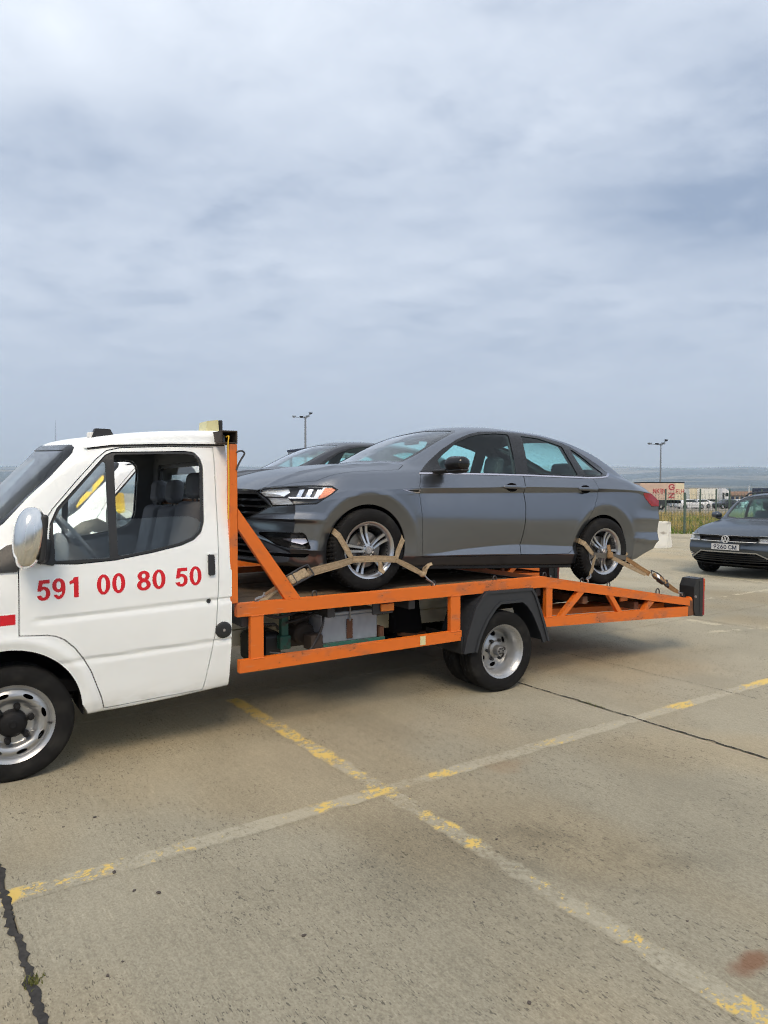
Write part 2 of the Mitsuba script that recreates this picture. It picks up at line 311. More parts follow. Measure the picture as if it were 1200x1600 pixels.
class Thing:
    """a top-level object: its parts are entries keyed name__part, all placed by one matrix"""
    def __init__(self, name, label=None, category=None, group=None, m=None, kind=None):
        self.key, k = name, 0
        while self.key in labels: k += 1; self.key = f'{name}_{k:03d}'
        d = {}
        if label: d['label'] = label
        if category: d['category'] = category
        if group: d['group'] = group
        if kind: d['kind'] = kind
        labels[self.key] = d; self.m = np.eye(4) if m is None else np.asarray(m, float)
    def add(self, part, mesh, material, smooth=30, parent=None, label=None, kind=None):
        base = (parent or self.key) + '__' + part; key, k = base, 0
        while key in scene: k += 1; key = f'{base}_{k:03d}'
        if isinstance(mesh, (list, tuple)): mesh = cat(mesh)
        if isinstance(mesh, m3.Manifold): mesh = unman(mesh)
        uv = mesh.metadata.get('uv'); mesh = mesh.copy(); mesh.apply_transform(self.m)
        scene[key] = mikit.ply(mesh, M(material), smooth) if uv is None else mikit.ply(mesh, M(material), False, uv=uv)
        d = {}
        if label: d['label'] = label
        if kind: d['kind'] = kind
        if d: labels[key] = d
        return key
    def copy(self, label, category=None, group=None, m=None, name=None):
        """a copy of the thing and of all its parts, moved by the matrix m"""
        src = self.key; t = Thing(name or src.rsplit('_0', 1)[0], label, category or labels[src]['category'], group or labels[src].get('group'))
        for k in [k for k in scene if k.startswith(src + '__')]:
            scene[t.key + k[len(src):]] = {**scene[k], 'to_world': T4(np.asarray(m, float).tolist())}
        return t
def single(name, mesh, material, label=None, category=None, group=None, kind=None, smooth=30):
    t = Thing(name, label, category, group, kind=kind); scene[t.key] = mikit.ply(mesh, M(material), smooth); return t.key
def placed(t=(0, 0, 0), rz=0.0, ry=0.0):
    A = trimesh.transformations.euler_matrix(0, ry, rz, 'sxyz'); A[:3, 3] = t; return A

# ------------------------------------------------------------------ vehicle bodies: a closed skin lofted along x, cut into panels
def curve(kn):
    kn = np.asarray(kn, float)
    return (lambda x: np.full_like(x, kn[0, 1])) if len(kn) == 1 else (lambda x, f=PchipInterpolator(kn[:, 0], kn[:, 1]), a=kn[0, 0], b=kn[-1, 0]: f(np.clip(x, a, b)))
class Body:
    """keys: per half-section point (y knots, z knots) over x; warp(v) moves vertices afterwards"""
    def __init__(self, keys, xs, per=6, warp=None, cap=(0.45, 0.8, 0.8), grain=None):
        xs = np.asarray(xs, float); Y = np.stack([curve(k[0])(xs) for k in keys], 0); Z = np.stack([curve(k[1])(xs) for k in keys], 0)
        n = len(keys); t = np.arange(n); k_ = len(xs) // 2; cnt = np.clip(np.hypot(np.diff(Y[:, k_]), np.diff(Z[:, k_])) / grain if grain else np.full(n - 1, per), 2, 30).astype(int); tt = np.unique(np.concatenate([np.linspace(i, i + 1, cnt[i] + 1) for i in range(n - 1)]))
        self.xs, self.y, self.z = xs, PchipInterpolator(t, Y, axis=0)(tt), PchipInterpolator(t, Z, axis=0)(tt)
        self.warp, self.cap = warp, cap; self.made = {}
    def mesh(self, off=0.0):
        """the skin moved outwards by off metres"""
        if off in self.made: return self.made[off]
        y, z = self.y.copy(), self.z.copy()
        if off:
            dy, dz = np.gradient(y, axis=0), np.gradient(z, axis=0); dy[0] = abs(dy[0]); dz[0] *= 0; dz[-1] *= 0; dy[-1] = -abs(dy[-1])
            L = np.hypot(dy, dz) + 1e-9; y, z = y + off * dz / L, z - off * dy / L; y = np.maximum(y, 0); y[0] = y[-1] = 0
        xs = self.xs.copy(); xm, xh = (xs[0] + xs[-1]) / 2, (xs[-1] - xs[0]) / 2; xs = xm + (xs - xm) * (1 + off / xh)
        k, m = y.shape
        yy = np.vstack([y, -y[-2:0:-1]]); zz = np.vstack([z, z[-2:0:-1]]); ring = len(yy)
        V = np.stack([np.broadcast_to(xs, yy.shape), yy, zz], -1).transpose(1, 0, 2)
        zc, s0, s1 = self.cap; rows = []
        def caprow(row, s, dx):
            r = row.copy(); r[:, 1] *= s; r[:, 2] = zc + (r[:, 2] - zc) * s; r[:, 0] += dx; return r
        V = np.concatenate([[caprow(V[0], 0.12, -0.002), caprow(V[0], 0.5, -0.001)], V, [caprow(V[-1], 0.5, 0.001), caprow(V[-1], 0.12, 0.002)]])
        m = len(V); v = np.vstack([V.reshape(-1, 3), V[0].mean(0)[None], V[-1].mean(0)[None]])
        i, j = np.meshgrid(np.arange(m - 1), np.arange(ring), indexing='ij'); j2 = (j + 1) % ring
        q = np.stack([i * ring + j, (i + 1) * ring + j, (i + 1) * ring + j2, i * ring + j2], -1).reshape(-1, 4)
        F = np.vstack([q[:, [0, 1, 2]], q[:, [0, 2, 3]]]); jj = np.arange(ring); j2 = (jj + 1) % ring; c0 = m * ring
        F = np.vstack([F, np.stack([jj * 0 + c0, jj, j2], 1), np.stack([jj * 0 + c0 + 1, (m - 1) * ring + j2, (m - 1) * ring + jj], 1)])
        if self.warp is not None: v = self.warp(v)
        a = man(tm(v, F))
        if a.volume() < 0: a = man(tm(v, F[:, ::-1]))
        self.made[off] = a; return a
    def shell(self, o, i): 
        key = (o, i)
        if key not in self.made: self.made[key] = self.mesh(o) - self.mesh(i)
        return self.made[key]
def sheet(solid_mesh, prism, solid_skin_ids=None):
    """the part of a skin that lies inside a prism, as a single sheet"""
    a = solid_mesh.as_original(); oid = a.original_id(); r = (a ^ prism).to_mesh()
    idx, ids = np.asarray(r.run_index) // 3, np.asarray(r.run_original_id); keep = np.concatenate([np.arange(idx[k], idx[k + 1]) for k in range(len(ids)) if ids[k] == oid] or [np.zeros(0, int)])
    m = tm(r.vert_properties[:, :3], r.tri_verts[keep.astype(int)]); m.remove_unreferenced_vertices(); return m
def cyl_y(x, z, r, y0, y1, n=64):
    return man(ext(Point(x, z).buffer(r, quad_segs=n // 4), y0, y1))
# ------------------------------------------------------------------ the grey sedan on the bed: local x from the front axle to the tail, z from the wheels' footing
def bump(x, a, b, c, d): return np.interp(x, [a, b, c, d], [0, 1, 1, 0])
def sstep(a, b, x):
    t = np.clip((x - a) / (b - a), 0, 1); return t * t * (3 - 2 * t)
def sedan_body(grain=.019):
    W = [(-.87, .90), (-.75, .945), (-.6, .968), (-.3, .990), (.1, 1), (2.5, 1), (2.9, .992), (3.3, .965), (3.6, .925), (3.80, .88)]
    wf = curve(W); gx = np.array([-.87, -.75, -.6, -.45, -.3, 0, .1, .35, .55, .8, 1.1, 1.6, 2.1, 2.5, 2.9, 3.1, 3.3, 3.6, 3.80])
    def yk(c): return [(x, c * float(wf(np.array([x]))[0])) for x in gx]
    def mul(kn, base): f = curve(kn); return [(x, base * float(wf(np.array([x]))[0]) + float(f(np.array([x]))[0])) for x in gx]
    zb = [(-.87, .215), (-.8, .185), (-.5, .17), (.3, .188), (2.3, .195), (2.9, .21), (3.4, .24), (3.80, .34)]
    def up(kn, d): return [(x, z + d) for x, z in kn]
    keys = [
        ([(0, 0)], zb),
        (yk(.60), zb),
        (yk(.842), up(zb, .010)),
        (yk(.858), up(zb, .035)),
        (mul([(-.6, .0), (.3, .0), (.5, .0), (1.0, .014), (2.3, .014), (2.9, 0)], .882), [(-.87, .33), (-.5, .30), (.3, .275), (.55, .283), (1.6, .300), (2.25, .300), (2.9, .36), (3.4, .42), (3.80, .44)]),
        (mul([(.5, .0), (.6, -.008), (1.2, -.024), (2.3, -.024), (2.6, 0)], .886), [(-.87, .42), (-.5, .38), (.3, .31), (.55, .300), (1.0, .345), (1.6, .384), (2.25, .374), (2.9, .45), (3.4, .50), (3.80, .52)]),
        (yk(.899), [(-.87, .55), (0, .58), (1.6, .60), (3.0, .63), (3.80, .63)]),
        (mul([(0, .0), (.35, -.002), (.5, -.028), (2.6, -.028), (3.3, -.012), (3.6, 0)], .893), [(-.87, .66), (-.6, .70), (0, .755), (.45, .793), (1.0, .822), (1.6, .852), (2.4, .892), (3.1, .925), (3.80, .80)]),
        (mul([(0, -.004), (.35, .0), (2.6, .004), (3.3, .004), (3.6, 0)], .888), [(-.87, .70), (-.6, .745), (0, .800), (.45, .836), (1.0, .868), (1.6, .905), (2.4, .934), (3.1, .945), (3.6, .93), (3.80, .86)]),
        ([(x, c * float(wf(np.array([x]))[0])) for x, c in [(-.87, .80), (-.6, .81), (-.3, .825), (0, .835), (.45, .842), (2.4, .842), (3.0, .83), (3.3, .80), (3.6, .77), (3.80, .72)]],
         [(-.87, .735), (-.6, .835), (-.3, .893), (0, .925), (.3, .950), (.6, .975), (1.03, .997), (1.6, 1.02), (2.28, 1.032), (2.6, 1.050), (3.0, 1.035), (3.3, 1.00), (3.6, .965), (3.80, .88)]),
        ([(-.87, .67), (-.3, .715), (.2, .74), (.45, .765), (.6, .765), (.9, .745), (1.2, .735), (2.2, .735), (2.7, .74), (3.0, .73), (3.3, .70), (3.6, .68), (3.80, .62)],
         [(-.87, .75), (-.7, .838), (-.5, .898), (-.3, .935), (0, .972), (.3, .998), (.45, 1.015), (.64, 1.07), (.9, 1.17), (1.2, 1.22), (1.6, 1.245), (2.2, 1.225), (2.6, 1.16), (2.85, 1.11), (3.1, 1.065), (3.3, 1.03), (3.6, .985), (3.80, .89)]),
        ([(-.87, .54), (-.3, .57), (.2, .60), (.38, .655), (.5, .665), (.7, .655), (.95, .625), (1.2, .60), (2.0, .59), (2.6, .575), (2.9, .58), (3.1, .585), (3.3, .60), (3.6, .60), (3.80, .56)],
         [(-.87, .76), (-.7, .852), (-.5, .916), (-.3, .957), (0, 1.0), (.3, 1.036), (.40, 1.045), (.5, 1.085), (.64, 1.160), (.905, 1.306), (1.01, 1.350), (1.2, 1.396), (1.6, 1.423), (2.0, 1.420), (2.4, 1.382), (2.72, 1.312), (3.0, 1.208), (3.2, 1.115), (3.4, 1.045), (3.6, 1.01), (3.80, .90)]),
        ([(-.87, .28), (.3, .33), (.6, .36), (1.1, .34), (2.9, .32), (3.80, .30)],
         [(-.87, .768), (-.7, .866), (-.5, .932), (-.3, .973), (0, 1.017), (.3, 1.05), (.36, 1.066), (.5, 1.130), (.7, 1.240), (.93, 1.352), (1.05, 1.398), (1.2, 1.440), (1.6, 1.471), (2.0, 1.470), (2.35, 1.444), (2.7, 1.374), (3.0, 1.267), (3.2, 1.167), (3.32, 1.112), (3.48, 1.082), (3.68, 1.058), (3.75, 1.0), (3.80, .91)]),
        ([(0, 0)],
         [(-.87, .77), (-.7, .872), (-.5, .940), (-.3, .982), (0, 1.026), (.28, 1.056), (.34, 1.075), (.5, 1.150), (.7, 1.258), (.93, 1.367), (1.05, 1.410), (1.2, 1.452), (1.6, 1.484), (2.0, 1.482), (2.33, 1.460), (2.7, 1.394), (3.0, 1.290), (3.2, 1.190), (3.32, 1.130), (3.48, 1.100), (3.68, 1.075), (3.75, 1.02), (3.80, .92)]),
    ]
    def mid(a, b, f):
        g = np.linspace(-.87, 3.80, 60); q = lambda i: list(zip(g, (1 - f) * curve(a[i])(g) + f * curve(b[i])(g))); return q(0), q(1)
    K = keys; keys = K[:5] + [mid(K[4], K[5], .12), mid(K[4], K[5], .88), K[5], mid(K[5], K[6], .045), K[6], mid(K[6], K[7], .95), K[7], mid(K[7], K[8], .15), mid(K[7], K[8], .85), K[8], mid(K[8], K[9], .09)] + K[9:]
    xs = np.unique(np.concatenate([np.linspace(-.87, -.84, 5), np.linspace(-.84, -.5, 26), np.linspace(-.5, .5, 84), np.linspace(.5, 2.15, 60), np.linspace(2.15, 3.2, 88), np.linspace(3.2, 3.72, 34), np.linspace(3.72, 3.80, 14)]).round(4))
    def warp(v):
        v = v.copy(); x0, y, z = v[:, 0].copy(), v[:, 1], v[:, 2]; a = np.abs(y) / .9
        s = 1 - sstep(-.87, -.10, x0); v[:, 0] += (.34 * a ** 2.7 + .03 * np.clip(.42 - z, 0, 1) * 2) * s
        s = sstep(3.0, 3.80, x0); v[:, 0] -= (.31 * a ** 3.0 + .10 * np.clip(.42 - z, 0, .3) / .2 * 1) * s
        # flat arch bands, leaning in towards the wheel
        for cx in (0, 2.686):
            r = np.hypot(v[:, 0] - cx, z - .335); t = np.where((z > .20) & (np.abs(y) > .6), np.clip((.436 - r) / .08, 0, 1.2), 0)
            v[:, 1] -= np.sign(y) * .036 * t
            lip = np.where((np.abs(y) > .6) & (z > .24), np.exp(-((r - .455) / .022) ** 2), 0); v[:, 1] += np.sign(y) * .004 * lip
        # bumper: a crease under the lamps and one above the lower intake
        front = 1 - sstep(-.50, -.36, v[:, 0]); out = np.clip((a - .35) / .25, 0, 1)
        ridge = np.interp(z, [.505, .528, .548, .600, .625], [0, .002, .026, .0, 0]) + np.interp(z, [.285, .300, .318, .385, .41], [0, .004, .028, .0, 0])
        v[:, 0] -= front * ridge * (.6 + .4 * out) * np.clip((1.02 - a) / .1, .35, 1); v[:, 1] += np.sign(y) * front * ridge * .8 * np.clip((a - .6) / .3, 0, 1)
        rear = sstep(3.05, 3.20, v[:, 0]); ridge = np.interp(z, [.40, .42, .44, .53, .56], [0, .003, .026, 0, 0]) + np.interp(z, [.60, .63, .66, .74, .78], [0, .004, .018, 0, 0])
        v[:, 1] += np.sign(y) * rear * ridge * np.clip((a - .6) / .2, 0, 1)
        # creases of the bonnet
        hz = (1 - sstep(.20, .36, v[:, 0])) * sstep(-.84, -.55, v[:, 0]) * np.where(z > .76, 1, 0); yc = .50 + .14 * np.clip((v[:, 0] + .85) / 1.1, 0, 1)
        v[:, 2] += hz * .016 * np.interp(np.abs(y) - yc, [-.20, -.01, .01, .045], [0, .2, 1, 0])
        return v
    return Body(keys, xs, 5, warp, cap=(.52, .8, .8), grain=grain)
# ------------------------------------------------------------------ the white cab: x as in the world, y from the truck's centre line, z up
def cab_body():
    gx = [-.50, -.40, -.25, 0, .3, 1.664]
    wf = curve([(-.50, .86), (-.40, .925), (-.25, .965), (0, .985), (.3, 1.0), (1.664, 1.0)])
    def yk(c): return [(x, c * float(wf(np.array([x]))[0])) for x in gx]
    zb = [(-.50, .36), (-.3, .30), (.8, .29), (1.664, .335)]
    def up(d): return [(x, z + d) for x, z in zb]
    keys = [
        ([(0, 0)], zb), (yk(.84), zb), (yk(.915), up(.006)), (yk(.938), up(.06)),
        (yk(.962), [(-.5, .55), (1.664, .55)]),
        (yk(.978), [(-.5, .70), (1.664, .71)]),
        (yk(.985), [(-.5, .85), (1.664, .90)]),
        (yk(.985), [(-.5, .93), (-.2, .97), (.3, 1.02), (1.664, 1.04)]),
        ([(-.5, .80), (-.25, .88), (0, .925), (.3, .966), (1.664, .972)], [(-.5, .97), (-.3, 1.06), (0, 1.13), (.3, 1.18), (.6, 1.21), (1.664, 1.24)]),
        ([(-.5, .76), (-.25, .82), (0, .85), (.18, .88), (.3, .905), (.5, .915), (1.664, .928)], [(-.5, .99), (-.3, 1.09), (0, 1.18), (.18, 1.235), (.3, 1.29), (.55, 1.42), (.75, 1.50), (1.664, 1.50)]),
        ([(-.5, .72), (-.25, .78), (0, .81), (.18, .845), (.3, .86), (.55, .855), (.80, .85), (1.1, .868), (1.664, .872)], [(-.5, 1.0), (-.3, 1.105), (0, 1.205), (.14, 1.25), (.3, 1.40), (.55, 1.664), (.74, 1.80), (.85, 1.83), (1.664, 1.84)]),
        ([(-.5, .68), (-.25, .74), (0, .775), (.18, .815), (.55, .815), (.80, .815), (1.1, .842), (1.664, .848)], [(-.5, 1.005), (-.3, 1.112), (0, 1.215), (.12, 1.258), (.3, 1.43), (.55, 1.67), (.72, 1.832), (.80, 1.875), (.95, 1.90), (1.664, 1.915)]),
        ([(-.5, .66), (0, .76), (.18, .80), (.55, .79), (.85, .795), (1.1, .825), (1.664, .836)], [(-.5, 1.008), (-.3, 1.116), (0, 1.222), (.10, 1.262), (.3, 1.445), (.55, 1.69), (.70, 1.835), (.77, 1.892), (.85, 1.918), (1.0, 1.950), (1.664, 1.990)]),
        ([(-.5, .58), (0, .66), (.2, .70), (.8, .71), (1.1, .76), (1.664, .785)], [(-.5, 1.012), (-.3, 1.122), (0, 1.235), (.06, 1.265), (.25, 1.44), (.50, 1.69), (.64, 1.83), (.72, 1.91), (.78, 1.940), (1.0, 1.985), (1.3, 2.018), (1.664, 2.034)]),
        ([(0, 0)], [(-.5, 1.02), (-.3, 1.135), (-.05, 1.25), (.0, 1.27), (.15, 1.42), (.40, 1.685), (.55, 1.845), (.63, 1.925), (.70, 1.965), (.9, 2.008), (1.3, 2.045), (1.664, 2.06)]),
    ]
    xs = np.unique(np.concatenate([np.linspace(-.50, -.2, 24), np.linspace(-.2, 1.0, 130), np.linspace(1.0, 1.664, 44)]).round(4))
    def warp(v):
        v = v.copy(); x0, y, z = v[:, 0].copy(), v[:, 1], v[:, 2]; a = np.abs(y) / .985
        v[:, 0] += .10 * a ** 4 * (1 - sstep(-.5, -.2, x0))
        v[:, 0] += sstep(1.2, 1.664, x0) * (np.where(z > 1.0, .012 * np.clip(z - 1.0, 0, 2), -.03 * np.clip(.62 - z, 0, 1)))          # the rear wall leans forwards
        r = np.hypot(v[:, 0] - .345, z - .335)                          # pressed lip round the wheel
        v[:, 1] += np.sign(y) * np.where(np.abs(y) > .7, .012 * np.exp(-((r - .452) / .036) ** 2), 0)
        w = np.where(np.abs(y) > .8, 1, 0) * sstep(.45, .55, v[:, 0])
        for zc, d in ((.925, .009), (.655, .008)):                      # pressed grooves along the door
            zz = zc + (v[:, 0] - 1.5) * .03
            v[:, 1] -= np.sign(y) * w * d * np.interp(z - zz, [-.032, -.004, .006, .012], [0, 1, 1, 0])
        return v
    return Body(keys, xs, 9, warp, cap=(1.0, .9, .9), grain=.011)
# ------------------------------------------------------------------ wheels (axle along y, outer face towards -y)
def tyre_mesh(R, rim, w, blocks=0, n=120, groove=.007):
    """a tyre with shoulder blocks; blocks=0 leaves a plain ribbed tread"""
    h = w / 2
    prof = [(rim - .012, -h * .80), (rim + .008, -h * .90), (rim + (R - rim) * .30, -h * .985), (rim + (R - rim) * .55, -h), (rim + (R - rim) * .78, -h * .955), (R - .016, -h * .90), (R - .006, -h * .84), (R - .001, -h * .74),
            (R, -h * .52), (R - groove, -h * .50), (R - groove, -h * .44), (R, -h * .42), (R, -h * .06), (R - groove, -h * .04), (R - groove, h * .04)]
    pr = prof + [(r, -y) for r, y in prof[:-1]][::-1]
    pr = np.array(pr, float); k = len(pr); N = blocks * 4 if blocks else n; a = np.arange(N) * 2 * np.pi / N
    r = np.repeat(pr[:, :1], N, 1); y = np.repeat(pr[:, 1:], N, 1)
    if blocks:
        for i in range(k):
            if pr[i, 0] > R - .018:
                skew = int(round(abs(pr[i, 1]) / h * 2)); r[i] -= np.where((np.arange(N) + skew) % 4 == 0, groove * (1.0 if pr[i, 0] > R - .012 else .6), 0)
    V = np.stack([r * np.cos(a), y, r * np.sin(a)], -1).reshape(-1, 3); F = []
    i, j = np.meshgrid(np.arange(k - 1), np.arange(N), indexing='ij'); j2 = (j + 1) % N
    q = np.stack([i * N + j, (i + 1) * N + j, (i + 1) * N + j2, i * N + j2], -1).reshape(-1, 4)
    return tm(V, np.vstack([q[:, [0, 1, 2]], q[:, [0, 2, 3]]])[:, ::-1])
def emblem(r, t=.004):
    """ring with a V over a W, in the (x, z) plane facing -y"""
    P = [Point(0, 0).buffer(r, 24).difference(Point(0, 0).buffer(r * .86, 24))]
    def ln(pts): return LineString([(a * r, b * r) for a, b in pts]).buffer(r * .075, cap_style=2, join_style=2)
    g = ln([(-.36, .84), (0, .10), (.36, .84)]).union(ln([(-.80, .44), (-.42, -.72), (0, .02), (.42, -.72), (.80, .44)]))
    g = g.intersection(Point(0, 0).buffer(r * .92)); return ext(unary_union([P[0], g]), -t, 0)
def alloy_parts(R=.327, rim=.222, w=.215, spin=33, blocks=64):
    h = w / 2; out = {}
    out['tyre'] = (tyre_mesh(R, rim, w, blocks), 'rubber')
    out['rim'] = (lathe([(rim - .004, -h * .90), (rim + .005, -h * .93), (rim + .004, -h * .86), (rim - .012, -h * .80), (rim - .022, -h * .66), (rim - .026, h * .8), (rim - .034, h * .8), (rim - .030, -h * .62), (rim - .018, -h * .82)], 72, True), 'alloy')
    out['barrel'] = (lathe([(rim - .030, -h * .55), (rim - .033, h * .78), (.03, h * .78)], 48), 'void')
    out['brake_disc'] = (lathe([(.145, .02), (.145, -.005), (.075, -.005), (.07, -.03), (.0, -.03)], 40), 'brake')
    sp, dk = [], []
    def yf(r): return -h * .80 + .022 * np.sin(np.clip((r - .05) / .17, 0, 1) * np.pi) + .004
    def strip(a0, a1, b0, b1, t0, t1, dpt):
        """radial bar: half widths run from (a0..a1) at the hub to (b0..b1) at the rim"""
        rr = np.linspace(.045, rim - .010, 9); V = []
        for r in rr:
            f = (r - .045) / (rim - .055); lo, hi = a0 + (b0 - a0) * f, a1 + (b1 - a1) * f; y = yf(r)
            V += [(r, y + t1, lo), (r, y + t0, lo + .0035), (r, y + t0, hi - .0035), (r, y + t1, hi), (r, y + t1 + dpt, hi - .002), (r, y + t1 + dpt, lo + .002)]
        F = []
        for i in range(len(rr) - 1):
            for k in range(6): k2 = (k + 1) % 6; F += [(i * 6 + k, i * 6 + k2, (i + 1) * 6 + k2), (i * 6 + k, (i + 1) * 6 + k2, (i + 1) * 6 + k)]
        F += [(0, k, k + 1) for k in range(1, 5)]; o = (len(rr) - 1) * 6; F += [(o, o + k + 1, o + k) for k in range(1, 5)]
        return tm(V, F)
    for k in range(5):
        A = trimesh.transformations.rotation_matrix(-math.radians(spin + 72 * k), [0, 1, 0])
        for s in (strip(.003, .024, .011, .042, 0, .006, .026), strip(-.024, -.003, -.042, -.011, 0, .006, .026)):
            s.apply_transform(A); sp.append(s)
        d = strip(-.021, .021, -.045, .045, .014, .016, .012); d.apply_transform(A); dk.append(d)
    out['spoke'] = (sp, 'alloy'); out['spoke_back'] = (cat(dk), 'void')
    hub = lathe([(.0, -h * .80 - .003), (.028, -h * .80 - .002), (.031, -h * .80 + .004), (.052, -h * .80 + .010), (.060, -h * .80 + .030), (.0, -h * .80 + .032)], 40)
    out['hub'] = (hub, 'alloy'); out['emblem'] = (moved(emblem(.024, .002), (0, -h * .80 - .003, 0)), 'chrome')
    bolts = []
    for k in range(5):
        a = math.radians(spin + 36 + 72 * k); bolts.append(moved(lathe([(0, -h * .80 + .004), (.007, -h * .80 + .005), (.009, -h * .80 + .02)], 10), (.042 * math.cos(a), 0, .042 * math.sin(a))))
    out['bolt'] = (bolts, 'dark_steel')
    return out
def put_wheel(th, parts, c, flip=False, name='wheel', parent=None, turn=0):
    key = th.key + '__' + name; k = 0
    while any(q.startswith(key + '__') for q in scene): k += 1; key = f'{th.key}__{name}_{k:03d}'
    for n, (m, mt) in parts.items():
        for q in (m if isinstance(m, list) else [m]):
            q = mirror_y(q) if flip else q
            th.add(n, moved(q, c, turn), mt, 40, parent=key)
    return key
def seat_meshes(w=.50, deep=.50, back=.62, lean=18, head=True):
    """cushion and backrest facing -x, standing at the origin"""
    cush = rbox((-deep, -w / 2, .0), (0, w / 2, .15), .06); bk = rbox((-.07, -w / 2, 0), (.07, w / 2, back), .065); bk.apply_transform(trimesh.transformations.rotation_matrix(math.radians(lean), [0, 1, 0])); bk.apply_translation([.02, 0, .10])
    out = [cush, bk]; L = math.radians(lean); top = np.array([.02 + math.sin(L) * back, 0, .10 + math.cos(L) * back])
    if head:
        hd = rbox((-.05, -.115, 0), (.05, .115, .185), .05); hd.apply_transform(trimesh.transformations.rotation_matrix(L * .5, [0, 1, 0])); hd.apply_translation(top + [.0, 0, .020]); out.append(hd)
        out.append(cat([tube([top + [0, s * .05, -.05], top + [.01, s * .05, .07]], .006, 6) for s in (-1, 1)]))
    return out
def steering_mesh(c, r=.185, tilt=25):
    a = np.linspace(0, 2 * np.pi, 33)[:-1]; ring = tube(np.stack([0 * a, r * np.cos(a), r * np.sin(a)], -1), .014, 8, True)
    sp = [beam((0, 0, 0), (0, r * math.cos(q), r * math.sin(q)), .012, .04, .003, up=(1, 0, 0)) for q in (.15, math.pi - .15, -math.pi / 2)]
    m = cat([ring, rbox((-.03, -.06, -.05), (.02, .06, .05), .02)] + sp); m.apply_transform(trimesh.transformations.rotation_matrix(-math.radians(tilt), [0, 1, 0])); m.apply_translation(c); return m

